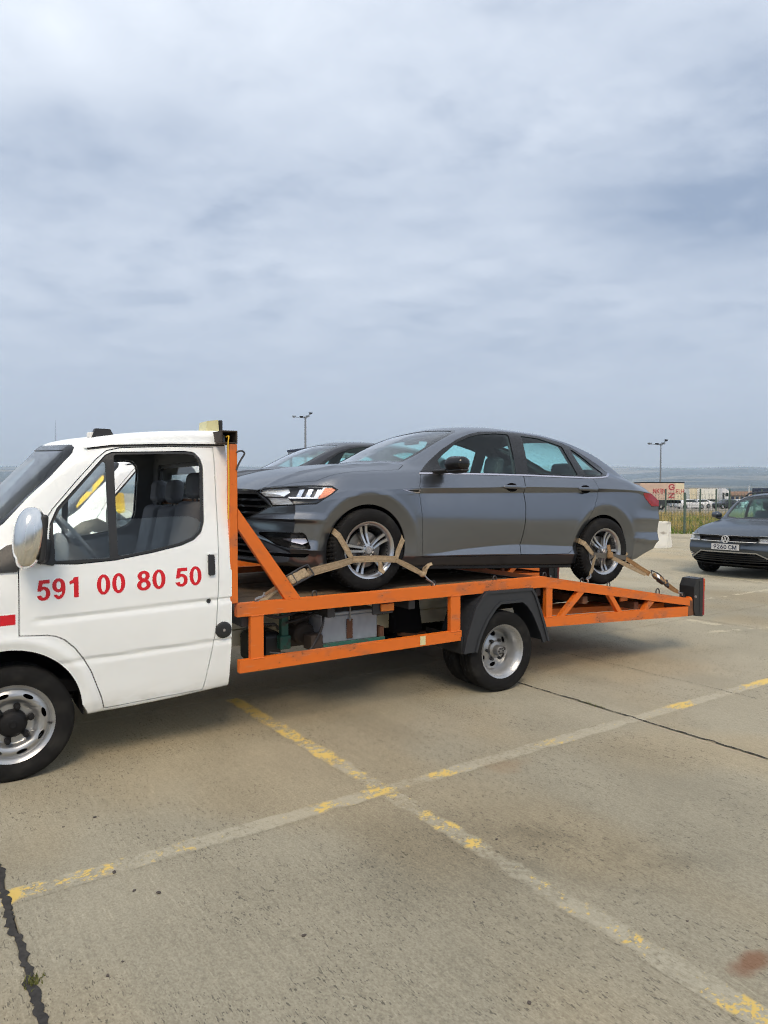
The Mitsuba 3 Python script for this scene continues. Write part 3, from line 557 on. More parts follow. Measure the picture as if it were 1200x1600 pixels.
# ------------------------------------------------------------------ the sedan, cut out of its skin
def oblique(pts, deg=-25.5, t0=-3.0, t1=-.20):
    a = math.radians(deg); c, s = math.cos(a), math.sin(a)
    pl = pts if not isinstance(pts, list) else Polygon([(x * c + y * s, z) for x, y, z in pts]).buffer(0)
    m = ext(pl, t0, t1); m.apply_transform(trimesh.transformations.rotation_matrix(a, [0, 0, 1])); return man(m)
def both(f): return f, man(mirror_y(unman(f)))
SED_A = placed((2.90, 5.78, 0.838 + DECK), 0, math.radians(2.84))
def build_sedan(paint, label, m):
    t = Thing('sedan', label, 'car', m=m); B = sedan_body()
    skin = B.shell(0.0, -.022); trim = B.shell(.0012, -.012); liner = B.shell(-.026, -.040)
    side = lambda poly, y0=-1.3, y1=-.25: man(ext(poly, y0, y1))
    plan = lambda poly, z0, z1: man(extz(poly, z0, z1))
    front = lambda poly, x0=-1.2, x1=-.2: man(extx(poly, x0, x1))
    sym = lambda h: Polygon(h + [(x, -y) for x, y in h[::-1]]).buffer(0)
    symf = lambda h: Polygon(h + [(-y, z) for y, z in h[::-1]]).buffer(0)
    dlo = smooth_poly([(.470, .966), (.622, 1.076), (.781, 1.188), (.970, 1.295), (1.115, 1.352), (1.251, 1.388), (1.51, 1.416), (1.777, 1.424), (1.998, 1.412), (2.303, 1.370), (2.403, 1.343), (2.571, 1.262), (2.747, 1.176), (2.833, 1.108), (2.73, 1.070), (2.62, 1.054), (2.451, 1.042), (1.951, 1.029), (1.615, 1.018), (1.038, .995)], .008)
    fg = smooth_poly([(.70, .990), (.700, 1.085), (.775, 1.142), (.957, 1.264), (1.102, 1.323), (1.232, 1.359), (1.42, 1.386), (1.585, 1.392), (1.520, 1.015)], .012)
    rg = smooth_poly([(1.745, 1.392), (1.963, 1.386), (2.181, 1.349), (2.262, 1.330), (2.318, 1.052), (1.672, 1.034)], .012)
    qg = smooth_poly([(2.372, 1.318), (2.420, 1.302), (2.547, 1.228), (2.715, 1.098), (2.660, 1.072), (2.430, 1.060)], .012)
    fd = Polygon([(.482, .980), (.449, .851), (.460, .74), (.472, .643), (.495, .40), (.512, .268), (1.0, .278), (1.575, .292), (1.600, .45), (1.619, .737), (1.600, .898), (1.615, 1.035)]).difference(dlo.buffer(.004))
    rd = Polygon([(1.615, 1.035), (1.600, .898), (1.619, .737), (1.600, .45), (1.575, .292), (2.170, .303), (2.235, .335), (2.292, .395), (2.400, .575), (2.478, .701), (2.553, .84), (2.571, .909), (2.50, 1.06)]).difference(dlo.buffer(.004))
    head = [(-.805, -.48, .752), (-.755, -.523, .784), (-.489, -.769, .813), (-.335, -.84, .817), (-.291, -.864, .789), (-.345, -.865, .747), (-.464, -.849, .669), (-.638, -.771, .651), (-.724, -.615, .639), (-.744, -.579, .686)]
    ca, sa = math.cos(math.radians(-25.5)), math.sin(math.radians(-25.5)); hp = Polygon([(x * ca + y * sa, z) for x, y, z in head]).buffer(0)
    def q(*xyz): return Polygon([(x * ca + y * sa, z) for x, y, z in xyz]).buffer(0)
    hs0, hz0, hs1, hz1 = hp.bounds
    def hq(pts): return Polygon([(hs0 + (hs1 - hs0) * u, hz0 + (hz1 - hz0) * v) for u, v in pts]).buffer(0)
    fog = smooth_poly([(x * ca + y * sa, z) for x, y, z in [(-.80, -.45, .437), (-.555, -.819, .453), (-.528, -.827, .430), (-.484, -.836, .326), (-.631, -.787, .330), (-.692, -.667, .346), (-.755, -.55, .403)]], .012)
    slit = q((-.76, -.55, .287), (-.489, -.82, .292), (-.511, -.79, .263), (-.708, -.653, .262))
    grille = symf([(0, .752), (.47, .748), (.545, .69), (.60, .640), (.44, .545), (.274, .498), (0, .490)])
    intake = symf([(0, .425), (.44, .425), (.60, .30), (.57, .235), (0, .225)])
    tail = smooth_poly([(3.245, .932), (3.70, .935), (3.70, .80), (3.43, .793), (3.30, .872)], .012)
    hood = sym([(-.95, 0), (-.95, .30), (-.80, .50), (-.655, .645), (-.436, .772), (-.25, .79), (0, .797), (.2, .800), (.30, .790), (.385, .725), (.345, .60), (.33, .40), (.315, 0)])
    ws = sym([(.325, 0), (.345, .40), (.36, .56), (.415, .632), (.535, .640), (.62, .636), (.909, .603), (1.02, .57), (1.075, .50), (1.085, 0)]); wsg = ws.buffer(-.035)
    rw = sym([(2.40, 0), (2.42, .46), (2.47, .50), (2.95, .50), (3.14, .47), (3.22, .40), (3.25, 0)]); rwg = rw.buffer(-.03)
    pd, pf, pr = side(dlo), side(fd), side(rd)
    P_head, P_fog, P_slit = oblique(hp), oblique(fog), oblique(slit); P_tail = side(tail, -1.3, -.32)
    P_gr, P_in = front(grille, -1.2, -.55), front(intake, -1.2, -.45); P_hood = plan(hood, .742, 1.3); P_ws, P_rw = plan(ws, .9, 1.8), plan(rw, 1.0, 1.8)
    wells = m3.Manifold()
    for cx in (0, 2.686): wells = wells + cyl_y(cx, .335, .352, -1.2, -.52) + cyl_y(cx, .335, .352, .52, 1.2)
    cuts = m3.Manifold()
    for p in (pd, side(fd), side(rd), P_head, P_fog, P_slit, P_tail): a, b = both(p); cuts = cuts + a + b
    cuts = cuts + P_gr + P_in + P_ws + P_rw + wells
    hood_cut = (P_hood - cuts)
    t.add('body', skin - cuts - P_hood, paint, 32)
    t.add('hood', skin ^ (plan(hood.buffer(-.005), .746, 1.3) - cuts), paint, 32)
    glass_cut = P_ws + P_rw
    for p in both(side(unary_union([fg, rg, qg]))): glass_cut = glass_cut + p
    t.add('interior_trim', liner - glass_cut - wells - P_hood - P_gr - P_in - P_head - (plan(sbox(-2, -2, .33, 2), -1, 3)), 'interior', 30)
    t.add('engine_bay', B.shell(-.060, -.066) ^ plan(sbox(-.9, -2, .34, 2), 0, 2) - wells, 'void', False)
    for i in (0, 1):
        mir = (lambda x: x) if i == 0 else (lambda x: man(mirror_y(unman(x))))
        dkey = t.add('front_door', mir(skin ^ side(fd.buffer(-.004))), paint, 32)
        d2 = t.add('rear_door', mir(skin ^ side(rd.buffer(-.004))), paint, 32)
        for dk, hx, hz in ((dkey, 1.455, .893), (d2, 2.385, .921)):
            yy = -.892
            hm = hull(np.vstack([trimesh.creation.icosphere(1, .015).vertices * [1, .8, 1.15] + p for p in [(hx - .115, yy - .020, hz), (hx + .115, yy - .020, hz + .006), (hx, yy - .030, hz + .003)]]))
            cup = hull(np.vstack([trimesh.creation.icosphere(2, 1).vertices * [.068, .005, .040] + [hx - .015, yy + .002, hz]]))
            t.add('handle', hm if i == 0 else mirror_y(hm), paint, 40, parent=dk); t.add('handle_cup', cup if i == 0 else mirror_y(cup), 'void', 40, parent=dk)
        t.add('window_frame', mir(trim ^ side(dlo.difference(unary_union([fg, rg, qg])))), 'gloss_black', 30)
        gl = B.mesh(-.005)
        for nm, par, poly in (('window', dkey, fg), ('window', d2, rg), ('quarter_window', None, qg)):
            s = sheet(gl, side(poly.buffer(.006))); t.add(nm, s if i == 0 else mirror_y(s), 'car_glass', False, parent=par)
        belt = LineString([(.470, .962), (1.038, .990), (1.615, 1.013), (2.451, 1.037), (2.62, 1.049), (2.73, 1.065), (2.838, 1.107)]).buffer(.0065, cap_style=2)
        t.add('window_strip', mir(B.shell(.005, -.006) ^ side(belt)), 'chrome', 30, label='bright chrome strip under the side windows')
        # lamps
        if i == 0 or True:
            t.add('headlight_bezel', mir(B.shell(.001, -.012) ^ oblique(hp.difference(hp.buffer(-.010)))), 'gloss_black', 30)
            hk = t.add('headlight', mir(B.shell(-.045, -.055) ^ oblique(hp.buffer(.012))), 'alloy_dark', 30)
            t.add('reflector', mir(B.shell(-.020, -.046) ^ oblique(hq([(.02, .60), (.14, .88), (.40, .80), (.42, .62), (.34, .42), (.12, .42)]))), 'bright_silver', 30, parent=hk)
            t.add('reflector', mir(B.shell(-.026, -.046) ^ oblique(hq([(.16, .36), (.40, .36), (.48, .10), (.22, .08)]))), 'bright_silver', 30, parent=hk)
            for k in range(3):
                u = .49 + .105 * k; t.add('led_lens', mir(B.shell(-.018, -.046) ^ oblique(hq([(u, .40), (u + .055, .40), (u + .105, .80), (u + .05, .80)]))), 'alloy', 30, parent=hk)
            t.add('light_strip', mir(B.shell(-.010, -.034) ^ oblique(unary_union([hq([(.06, .90), (.74, .955), (.93, .955), (.965, .90), (.74, .89), (.08, .83)]), hq([(.40, .37), (.74, .40), (.87, .92), (.83, .92), (.70, .46), (.40, .43)])]).intersection(hp.buffer(-.012)))), 'lamp_white', 30, parent=hk)
            am = q((-.388, -.83, .795), (-.327, -.85, .800), (-.303, -.862, .786), (-.365, -.863, .736), (-.452, -.847, .708)).intersection(hp.buffer(-.010))
            t.add('turn_signal', mir(B.shell(-.007, -.040) ^ oblique(am)), 'amber_car', 30, parent=hk, label='orange side reflector in the headlight corner')
            s = sheet(B.mesh(-.003), oblique(hp.buffer(-.004))); t.add('headlight_lens', s if i == 0 else mirror_y(s), 'lens', False, parent=hk)
            fk = t.add('fog_light_housing', mir(B.shell(-.060, -.068) ^ oblique(fog.buffer(.02)) + (B.shell(-.006, -.066) ^ oblique(fog.buffer(.004).difference(fog.buffer(-.006))))), 'black_plastic', 30)
            cx, cz = fog.centroid.x, fog.centroid.y
            fl = Polygon([(cx - .03, cz + .002), (cx + .13, cz + .012), (cx + .150, cz - .012), (cx + .11, cz - .028), (cx + .03, cz - .012)])
            t.add('fog_light', mir(B.shell(-.030, -.060) ^ oblique(fl.buffer(.004))), 'chrome', 30, parent=fk)
            t.add('air_slit', mir(B.shell(-.040, -.046) ^ oblique(slit.buffer(.012))), 'void', 30)
            t.add('tail_light', mir(B.shell(.001, -.022) ^ side(tail.buffer(-.004), -1.3, -.32)), 'red_lens', 30, label='dark red tail light wrapping the rear corner')
        bd = Polygon([(.274, .817), (.462, .824), (.456, .797), (.36, .800)])
        t.add('side_badge', mir(B.shell(.0035, -.004) ^ side(bd)), 'chrome', 30)
        t.add('side_badge_inlay', mir(B.shell(.005, -.004) ^ side(Polygon([(.315, .8165), (.440, .8215), (.436, .803), (.37, .8045)]))), 'gloss_black', 30)
        lt = meshkit.text_mesh('R', .013, .002, True); v = lt.vertices; lt = tm(np.stack([.442 + v[:, 0], -.8925 - v[:, 2], .803 + v[:, 1]], -1), lt.faces[:, ::-1]); 
        if i == 0: t.add('badge_letter', lt, 'chrome', False)
        # mirror on the door
        sph = trimesh.creation.icosphere(2, 1).vertices
        hs = hull(np.vstack([sph * r + p for p, r in [((.70, -1.00, 1.045), (.085, .06, .068)), ((.715, -1.10, 1.052), (.065, .040, .056)), ((.735, -.945, 1.040), (.055, .03, .052))]]))
        hs2 = hull(np.vstack([sph * r + p for p, r in [((.72, -1.00, .990), (.075, .08, .022)), ((.73, -1.09, .998), (.05, .035, .02))]]))
        arm = hull(np.vstack([sph * r + p for p, r in [((.70, -.93, .995), (.05, .02, .02)), ((.66, -.842, .985), (.06, .02, .022))]]))
        flip = (lambda x: x) if i == 0 else mirror_y
        mk = t.add('wing_mirror', flip(hs), 'gloss_black', 40); t.add('mirror_base', flip(cat([hs2, arm])), 'black_plastic', 40, parent=mk)
        t.add('mirror_glass', flip(rbox((.772, -1.10, 1.0), (.782, -.93, 1.09), .004)), 'mirror_chrome', 40, parent=mk)
    # front
    gk = t.add('grille', (B.shell(-.070, -.078) ^ front(grille.buffer(.02), -1.2, -.55)) + (B.shell(.001, -.070) ^ front(grille.buffer(.003).difference(grille.buffer(-.007)), -1.2, -.55)), 'black_plastic', 30)
    for z in (.535, .585, .635, .685): t.add('grille_bar', B.shell(-.004, -.040) ^ front(sbox(-.7, z - .008, .7, z + .008).intersection(grille.buffer(-.006)), -1.2, -.55), 'gloss_black', 30, parent=gk)
    t.add('grille_strip', B.shell(.003, -.02) ^ front(sbox(-.7, .728, .7, .742).intersection(grille), -1.2, -.55), 'alloy_dark', 30, parent=gk)
    e = emblem(.062, .012); e.apply_transform(trimesh.transformations.rotation_matrix(-math.pi / 2, [0, 0, 1])); t.add('emblem', moved(e, (-.875, 0, .66)), 'chrome', 30, parent=gk)
    t.add('lower_intake', (B.shell(-.080, -.088) ^ front(intake.buffer(.02), -1.2, -.45)) + (B.shell(-.004, -.080) ^ front(intake.buffer(.003).difference(intake.buffer(-.008)), -1.2, -.45)) + (B.shell(-.015, -.05) ^ front(unary_union([sbox(-.6, z, .6, z + .014) for z in (.27, .32, .37)]).intersection(intake), -1.2, -.45)), 'black_plastic', 30)
    t.add('windshield', sheet(B.mesh(-.004), plan(wsg.buffer(.004), .9, 1.8)), 'car_glass', False); t.add('windshield_border', B.shell(.0006, -.010) ^ plan(ws.difference(wsg), .9, 1.8), 'gloss_black', 30)
    t.add('rear_window', sheet(B.mesh(-.004), plan(rwg.buffer(.004), 1.0, 1.8)), 'car_glass', False); t.add('rear_window_border', B.shell(.0006, -.010) ^ plan(rw.difference(rwg), 1.0, 1.8), 'gloss_black', 30)
    wl = m3.Manifold()
    for cx in (0, 2.686):
        ring = cyl_y(cx, .335, .358, -.9, -.50) - cyl_y(cx, .335, .351, -1, -.51); wl = wl + ring + man(mirror_y(unman(ring)))
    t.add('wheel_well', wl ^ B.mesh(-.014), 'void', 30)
    for s in (-1, 1): t.add('sill', cbox((.36, s * .80 - .012, .165), (2.31, s * .80 + .012, .20), .006), 'black_plastic', 30)
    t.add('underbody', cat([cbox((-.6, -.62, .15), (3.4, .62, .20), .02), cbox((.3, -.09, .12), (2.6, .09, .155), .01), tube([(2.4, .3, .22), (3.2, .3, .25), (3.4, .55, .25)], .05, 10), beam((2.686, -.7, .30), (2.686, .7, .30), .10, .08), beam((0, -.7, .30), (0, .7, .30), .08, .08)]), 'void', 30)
    # cabin
    st = seat_meshes(.50, .50, .60, 20)
    for x, y, nm in ((1.42, -.37, 'front_seat'), (1.42, .37, 'front_seat'), (2.32, -.36, 'rear_seat'), (2.32, .36, 'rear_seat')):
        k = t.add(nm, cat(st[:2]), 'seat_cloth', 40, parent=None) if False else None
        kk = t.add(nm, moved(cat(st[:2]), (x, y, .33)), 'seat_cloth', 40); t.add('headrest', moved(cat(st[2:]), (x, y, .33)), 'seat_cloth', 40, parent=kk)
    t.add('dashboard', hull([(x, y, z) for y in (-.70, .70) for x, z in ((.50, .60), (.46, .93), (.80, .95), (.92, .86), (.92, .60))]), 'interior', 30)
    t.add('steering_wheel', steering_mesh((1.0, -.37, .88)), 'black_plastic', 40); t.add('parcel_shelf', cbox((2.55, -.62, .93), (3.15, .62, .97), .01), 'interior', 30)
    t.add('interior_mirror', rbox((.93, -.11, 1.275), (.96, .11, 1.335), .012), 'black_plastic', 40)
    for x, sp in ((0, 33), (2.686, 67)):
        pts = alloy_parts(spin=sp); put_wheel(t, pts, (x, -.785, .327)); put_wheel(t, pts, (x, .785, .327), True)
    return t
sedan = build_sedan('grey_paint', 'metallic grey sedan with twin-spoke alloy wheels strapped down on the orange tow truck bed', SED_A)
# ------------------------------------------------------------------ steel wheels of the tow trucks
def steel_front(R=.334, w=.195):
    h, o = w / 2, {}
    o['tyre'] = (tyre_mesh(R, .222, w, 0, 96), 'rubber')
    o['rim'] = (lathe([(.217, -h * .86), (.226, -h * .93), (.228, -h * .84), (.216, -h * .74), (.206, -h * .70), (.198, -h * .46), (.197, h * .8), (.190, h * .8), (.190, -h * .40), (.200, -h * .74)], 72, True), 'wheel_silver')
    d = Point(0, 0).buffer(.200, 24).difference(Point(0, 0).buffer(.04))
    for k in range(8):
        a = 2 * math.pi * (k + .35) / 8; e = affinity.rotate(affinity.scale(Point(0, 0).buffer(1, 10), .012, .030), math.degrees(a), origin=(0, 0)); d = d.difference(affinity.translate(e, .170 * math.cos(a), .170 * math.sin(a)))
    dm = unman(man(ext(d, -.004, .004)).refine_to_length(.018)); r = np.hypot(dm.vertices[:, 0], dm.vertices[:, 2])
    dm.vertices[:, 1] += -h * .62 - .020 * np.sin(np.clip((r - .125) / .075, 0, 1) * math.pi) + .020 * sstep(.19, .15, r) * 0 + .018 * (1 - sstep(.115, .14, r))
    o['disc'] = (dm, 'wheel_silver')
    hy = -h * .62 + .012; hub = [lathe([(0, hy - .052), (.018, hy - .052), (.020, hy - .046), (.052, hy - .042), (.070, hy - .030), (.080, hy - .010), (.082, hy + .01)], 40)]
    for k in range(6):
        a = 2 * math.pi * (k + .25) / 6; c, s = math.cos(a), math.sin(a)
        hub += [beam((.05 * c, hy - .012, .05 * s), (.104 * c, hy - .012, .104 * s), .030, .016, .005, up=(0, 1, 0)), moved(lathe([(0, hy - .046), (.012, hy - .044), (.017, hy - .036), (.019, hy)], 14), (.100 * c, 0, .100 * s))]
    o['hub_cover'] = (cat(hub), 'hub_black')
    o['valve'] = (tube([(.187, -h * .75, -.02), (.205, -h * .95, -.022)], .005, 8), 'black_plastic')
    o['back'] = (lathe([(.19, .0), (.0, .0)], 24), 'void'); return o
def steel_rear(R=.335, w=.185):
    h, o = w / 2, {}
    o['tyre'] = (tyre_mesh(R, .218, w, 0, 96), 'rubber')
    o['rim'] = (lathe([(.214, -h * .88), (.224, -h * .95), (.226, -h * .84), (.212, -h * .72), (.200, -h * .62), (.196, -h * .30), (.184, -h * .18), (.181, h * .15), (.168, h * .30), (.166, h * .9), (.160, h * .9), (.160, h * .2), (.176, -h * .25), (.192, -h * .65)], 72, True), 'wheel_silver')
    d = Point(0, 0).buffer(.170, 24).difference(Point(0, 0).buffer(.045))
    for k in range(6):
        a = 2 * math.pi * (k + .5) / 6; d = d.difference(affinity.translate(affinity.rotate(affinity.scale(Point(0, 0).buffer(1, 10), .020, .030), math.degrees(a), origin=(0, 0)), .130 * math.cos(a), .130 * math.sin(a)))
    dm = unman(man(ext(d, -.004, .004)).refine_to_length(.02)); r = np.hypot(dm.vertices[:, 0], dm.vertices[:, 2]); dm.vertices[:, 1] += h * .55 - .030 * (1 - sstep(.06, .15, r)); o['disc'] = (dm, 'wheel_silver')
    hy = h * .55 - .03; o['hub'] = (lathe([(0, hy - .085), (.034, hy - .083), (.040, hy - .076), (.044, hy - .03), (.068, hy - .02), (.074, hy)], 36), 'steel')
    nb = []
    for k in range(6):
        a = 2 * math.pi * k / 6; nb.append(moved(lathe([(0, hy - .036), (.010, hy - .036), (.0135, hy - .030), (.0135, hy)], 6), (.086 * math.cos(a), 0, .086 * math.sin(a)))); nb.append(moved(lathe([(0, hy - .093), (.007, hy - .092), (.008, hy - .08)], 6), (.022 * math.cos(a), 0, .022 * math.sin(a))))
    o['wheel_nut'] = (nb, 'dark_steel'); o['back'] = (lathe([(.165, h * .8), (.0, h * .8)], 24), 'void'); return o

# ------------------------------------------------------------------ the tow truck
TY = 5.545                                    # centre line of the cab
def build_tow_truck(label):
    t = Thing('tow_truck', label, 'tow truck'); B = cab_body(); t.m = placed((0, TY, DECK))
    side = lambda poly, y0=-1.3, y1=-.60: man(ext(poly, y0, y1))
    frontp = lambda poly, x0, x1: man(extx(poly, x0, x1))
    skin, trim, liner = B.shell(0.0, -.02), B.shell(.002, -.022), B.shell(-.024, -.045)
    win = smooth_poly([(.589, 1.216), (.584, 1.36), (.590, 1.437), (.63, 1.53), (.913, 1.85), (.95, 1.868), (1.40, 1.886), (1.455, 1.880), (1.490, 1.84), (1.504, 1.79), (1.490, 1.435), (1.468, 1.370), (1.420, 1.325), (1.340, 1.293), (1.166, 1.257), (.937, 1.220), (.72, 1.208)], .02)
    qg = smooth_poly([(.604, 1.226), (.602, 1.447), (.640, 1.522), (.908, 1.832), (.908, 1.232)], .012)
    mg = smooth_poly([(.953, 1.238), (.957, 1.858), (1.40, 1.874), (1.452, 1.866), (1.482, 1.832), (1.492, 1.79), (1.478, 1.438), (1.458, 1.376), (1.412, 1.335), (1.334, 1.304), (1.16, 1.269)], .02)
    low = mg.intersection(Polygon([(.9, 1.1), (.9, 1.445), (1.05, 1.458), (1.30, 1.468), (1.405, 1.466), (1.45, 1.450), (1.5, 1.40), (1.5, 1.1)]))
    door = Polygon([(1.592, 1.925), (1.588, 1.5), (1.580, 1.061), (1.573, .935), (1.560, .727), (1.528, .55), (1.485, .336), (1.2, .327), (.868, .312), (.85, .39), (.821, .472), (.790, .56), (.749, .638), (.700, .71), (.644, .765), (.60, .789), (.555, .800), (.406, .812), (.408, .95), (.410, 1.19), (.43, 1.27), (.52, 1.40), (.60, 1.53), (.74, 1.70), (.86, 1.835), (.92, 1.885), (1.0, 1.905), (1.3, 1.922)]).difference(win)
    wsp = [(0, 1.285), (.70, 1.295), (.80, 1.33), (.850, 1.40), (.862, 1.45), (.858, 1.55), (.835, 1.68), (.812, 1.78), (.790, 1.868), (.765, 1.90), (.72, 1.918), (0, 1.945)]
    ws = Polygon(wsp + [(-y, z) for y, z in wsp[::-1]]).buffer(0); wsg = ws.buffer(-.034)
    rw = smooth_poly([(-.70, 1.32), (.70, 1.32), (.70, 1.845), (-.70, 1.845)], .06)
    P_ws, P_rw = frontp(ws, -.3, 1.05), frontp(rw, 1.5, 1.9)
    flare = Polygon([(-.10, .0), (.83, .0), (.775, .31), (.747, .36), (.60, .50), (.1, .50), (-.055, .36), (-.085, .31)])
    wells = cyl_y(.345, .335, .403, -1.3, -.58) + cyl_y(.345, .335, .403, .58, 1.3) + man(ext(flare, -1.3, -.58)) + man(ext(flare, .58, 1.3))
    pw, pd = both(side(win)), both(side(door)); black = both(side(Polygon([(.13, 1.235), (.400, 1.235), (.400, 1.33), (.32, 1.30), (.20, 1.29)]), -1.3, -.80))
    cut = P_ws + P_rw + wells + pw[0] + pw[1] + pd[0] + pd[1]
    t.add('cab_body', skin - cut, 'cab_white', 32)
    glass_cut = P_ws + P_rw + pw[0] + pw[1]
    t.add('cab_lining', liner - glass_cut - wells - (man(cbox((-1, -2, 0), (.30, 2, 3)))), 'interior', 30)
    t.add('windshield', sheet(B.mesh(-.004), frontp(wsg.buffer(.006), -.3, 1.05)), 'cab_glass', False)
    t.add('windshield_seal', B.shell(.003, -.012) ^ frontp(ws.difference(wsg), -.3, 1.05), 'gloss_black', 30)
    t.add('rear_window', sheet(B.mesh(-.006), frontp(rw.buffer(.004), 1.5, 1.9)), 'cab_glass', False)
    t.add('rear_window_seal', B.shell(.006, -.026) ^ frontp(rw.buffer(.012).difference(rw.buffer(-.03)), 1.5, 1.9), 'black_plastic', 30)
    for i in (0, 1):
        mir = (lambda x: x) if i == 0 else (lambda x: man(mirror_y(unman(x)))); flip = (lambda x: x) if i == 0 else mirror_y
        dk = t.add('door', mir(skin ^ side(door.buffer(-.0065))), 'cab_white', 32)
        t.add('window_seal', mir(trim ^ side(win.difference(unary_union([qg, mg])))), 'black_plastic', 30, parent=dk)
        t.add('quarter_window', flip(sheet(B.mesh(-.007), side(qg.buffer(.006)))), 'cab_glass', False, parent=dk)
        t.add('window', flip(sheet(B.mesh(-.010), side(low.buffer(.004)))), 'cab_glass', False, parent=dk, label='half lowered door window')
        if i == 0: t.add('handle', mir(B.shell(.016, -.004) ^ side(smooth_poly([(1.506, 1.088), (1.548, 1.092), (1.548, 1.222), (1.506, 1.226)], .010))), 'black_plastic', 30, parent=dk); t.add('handle_cup', mir(B.shell(.004, -.004) ^ side(smooth_poly([(1.50, 1.222), (1.575, 1.222), (1.575, 1.238), (1.50, 1.238)], .004))), 'cab_white', 30, parent=dk)
        else: t.add('handle', mir(B.shell(.016, -.004) ^ side(smooth_poly([(1.506, 1.088), (1.548, 1.092), (1.548, 1.222), (1.506, 1.226)], .010))), 'black_plastic', 30, parent=dk)
        t.add('lock', mir(B.shell(.006, -.004) ^ side(Point(1.509, .924).buffer(.014))), 'black_plastic', 30, parent=dk)
        t.add('door_card', mir(B.shell(-.050, -.070) ^ side(door.buffer(-.03).intersection(sbox(.55, .4, 1.5, 1.25)))), 'interior_grey', 30, parent=dk)
        # the mirror on its arm
        mk = 'wing_mirror'; sph = trimesh.creation.icosphere(4, 1).vertices; p = np.sign(sph) * np.abs(sph) ** .80
        housing = tm(p * [.078, .105, .168] + (.452, -1.125, 1.378), trimesh.creation.icosphere(4, 1).faces)
        if i == 0: housing.vertices[:, 0] += .02 * (housing.vertices[:, 2] - 1.378) / .16
        kk = t.add(mk, flip(housing), 'mirror_chrome', True, label='chrome mirror housing on the near door' if i == 0 else None)
        t.add('mirror_back', flip(hull(np.vstack([trimesh.creation.icosphere(1, .016).vertices + q for q in [(.510, -1.19, 1.26), (.510, -1.05, 1.26), (.530, -1.19, 1.49), (.530, -1.05, 1.49)]]))), 'black_plastic', 40, parent=kk)
        t.add('mirror_arm', flip(hull(np.vstack([trimesh.creation.icosphere(1, .028).vertices + q for q in [(.515, -1.06, 1.25), (.525, -1.06, 1.34), (.56, -.94, 1.25), (.565, -.93, 1.33)]]))), 'black_plastic', 40, parent=kk)
        t.add('mirror_base', mir(B.shell(.012, -.004) ^ side(smooth_poly([(.10, 1.175), (.405, 1.178), (.43, 1.24), (.60, 1.20), (.605, 1.30), (.50, 1.36), (.36, 1.325), (.24, 1.24)], .012), -1.3, -.80)), 'black_plastic', 30)
        t.add('fender_stripe', mir(B.shell(.0015, -.002) ^ side(Polygon([(-.2, .868), (.392, .882), (.392, .940), (-.2, .925)]))), 'red_vinyl', 30, label='red stripe on the white front fender')
        t.add('marker_lamp', flip(cat([hull([(x, y, z) for y in (-.66, -.60) for x, z in ((.86, 1.955), (.89, 2.03), (.98, 2.028), (1.01, 1.975))])])), 'black_plastic', 30); 
        t.add('marker_lens', flip(cbox((.845, -.655, 1.965), (.885, -.61, 2.005), .006)), 'white_plastic', 30)
        t.add('headlight', mir(B.shell(.004, -.02) ^ frontp(smooth_poly([(-.84, .66), (-.52, .66), (-.52, .84), (-.84, .88)], .03), -.7, -.2)), 'lamp_grey', 30)
    t.add('fuel_cap', cat([moved(lathe([(0, -.010), (.020, -.012), (.046, -.012), (.054, -.006), (.054, .01)], 36), (1.606, -.981, .727))]), 'black_plastic', 40)
    t.add('fuel_lock', moved(lathe([(0, -.018), (.009, -.018), (.010, -.01)], 16), (1.606, -.981, .727)), 'chrome', 40)
    t.add('grille', B.shell(.004, -.02) ^ frontp(smooth_poly([(-.48, .66), (.48, .66), (.48, .84), (-.48, .84)], .03), -.7, -.2), 'black_plastic', 30)
    t.add('bumper', B.shell(.03, -.01) ^ frontp(sbox(-1.0, .34, 1.0, .58), -.8, -.12), 'dark_plastic', 30)
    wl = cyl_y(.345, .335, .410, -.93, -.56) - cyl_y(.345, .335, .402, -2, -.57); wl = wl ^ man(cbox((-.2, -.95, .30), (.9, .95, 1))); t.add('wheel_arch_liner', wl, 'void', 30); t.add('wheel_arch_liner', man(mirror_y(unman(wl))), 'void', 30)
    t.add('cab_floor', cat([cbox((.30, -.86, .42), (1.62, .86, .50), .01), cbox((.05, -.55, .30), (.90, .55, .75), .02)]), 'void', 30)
    t.add('dashboard', hull([(x, y, z) for y in (-.88, .88) for x, z in ((.16, .9), (.18, 1.215), (.45, 1.225), (.62, 1.16), (.62, .80), (.35, .75))]), 'interior_grey', 30)
    t.add('binnacle', rbox((.36, -.62, 1.14), (.60, -.20, 1.24), .045), 'interior_grey', 40)
    t.add('speaker_pod', hull(np.vstack([trimesh.creation.icosphere(2, 1).vertices * r_ + p for p, r_ in (((.635, -.885, 1.27), (.06, .035, .12)), ((.60, -.885, 1.24), (.05, .03, .06)))])), 'interior_grey', 40)
    t.add('steering_wheel', moved(steering_mesh((.80, -.42, 1.325), .205, 38), (0, 0, 0)), 'interior_grey', 40)
    st = seat_meshes(.48, .50, .625, 12)
    for y in (-.50, .16, .62):
        k = t.add('seat', moved(cat(st[:2]), (1.42 if y < -.2 else 1.46, y, .845 if y < -.2 else .80), s=[1, .95 if y < 0 else .86, 1]), 'seat_cloth', 40); t.add('headrest', moved(st[2], (1.42 if y < -.2 else 1.46, y, .845 if y < -.2 else .80)), 'seat_cloth', 40, parent=k); t.add('headrest_post', moved(st[3], (1.42 if y < -.2 else 1.46, y, .845 if y < -.2 else .80)), 'dark_steel', 40, parent=k)
    t.add('interior_mirror', rbox((.60, -.12, 1.70), (.64, .12, 1.77), .02), 'black_plastic', 40)
    t.add('seat_belt', beam((1.56, -.80, 1.05), (1.55, -.82, 1.72), .004, .045, .001, up=(1, 0, 0)), 'black_plastic', 30)
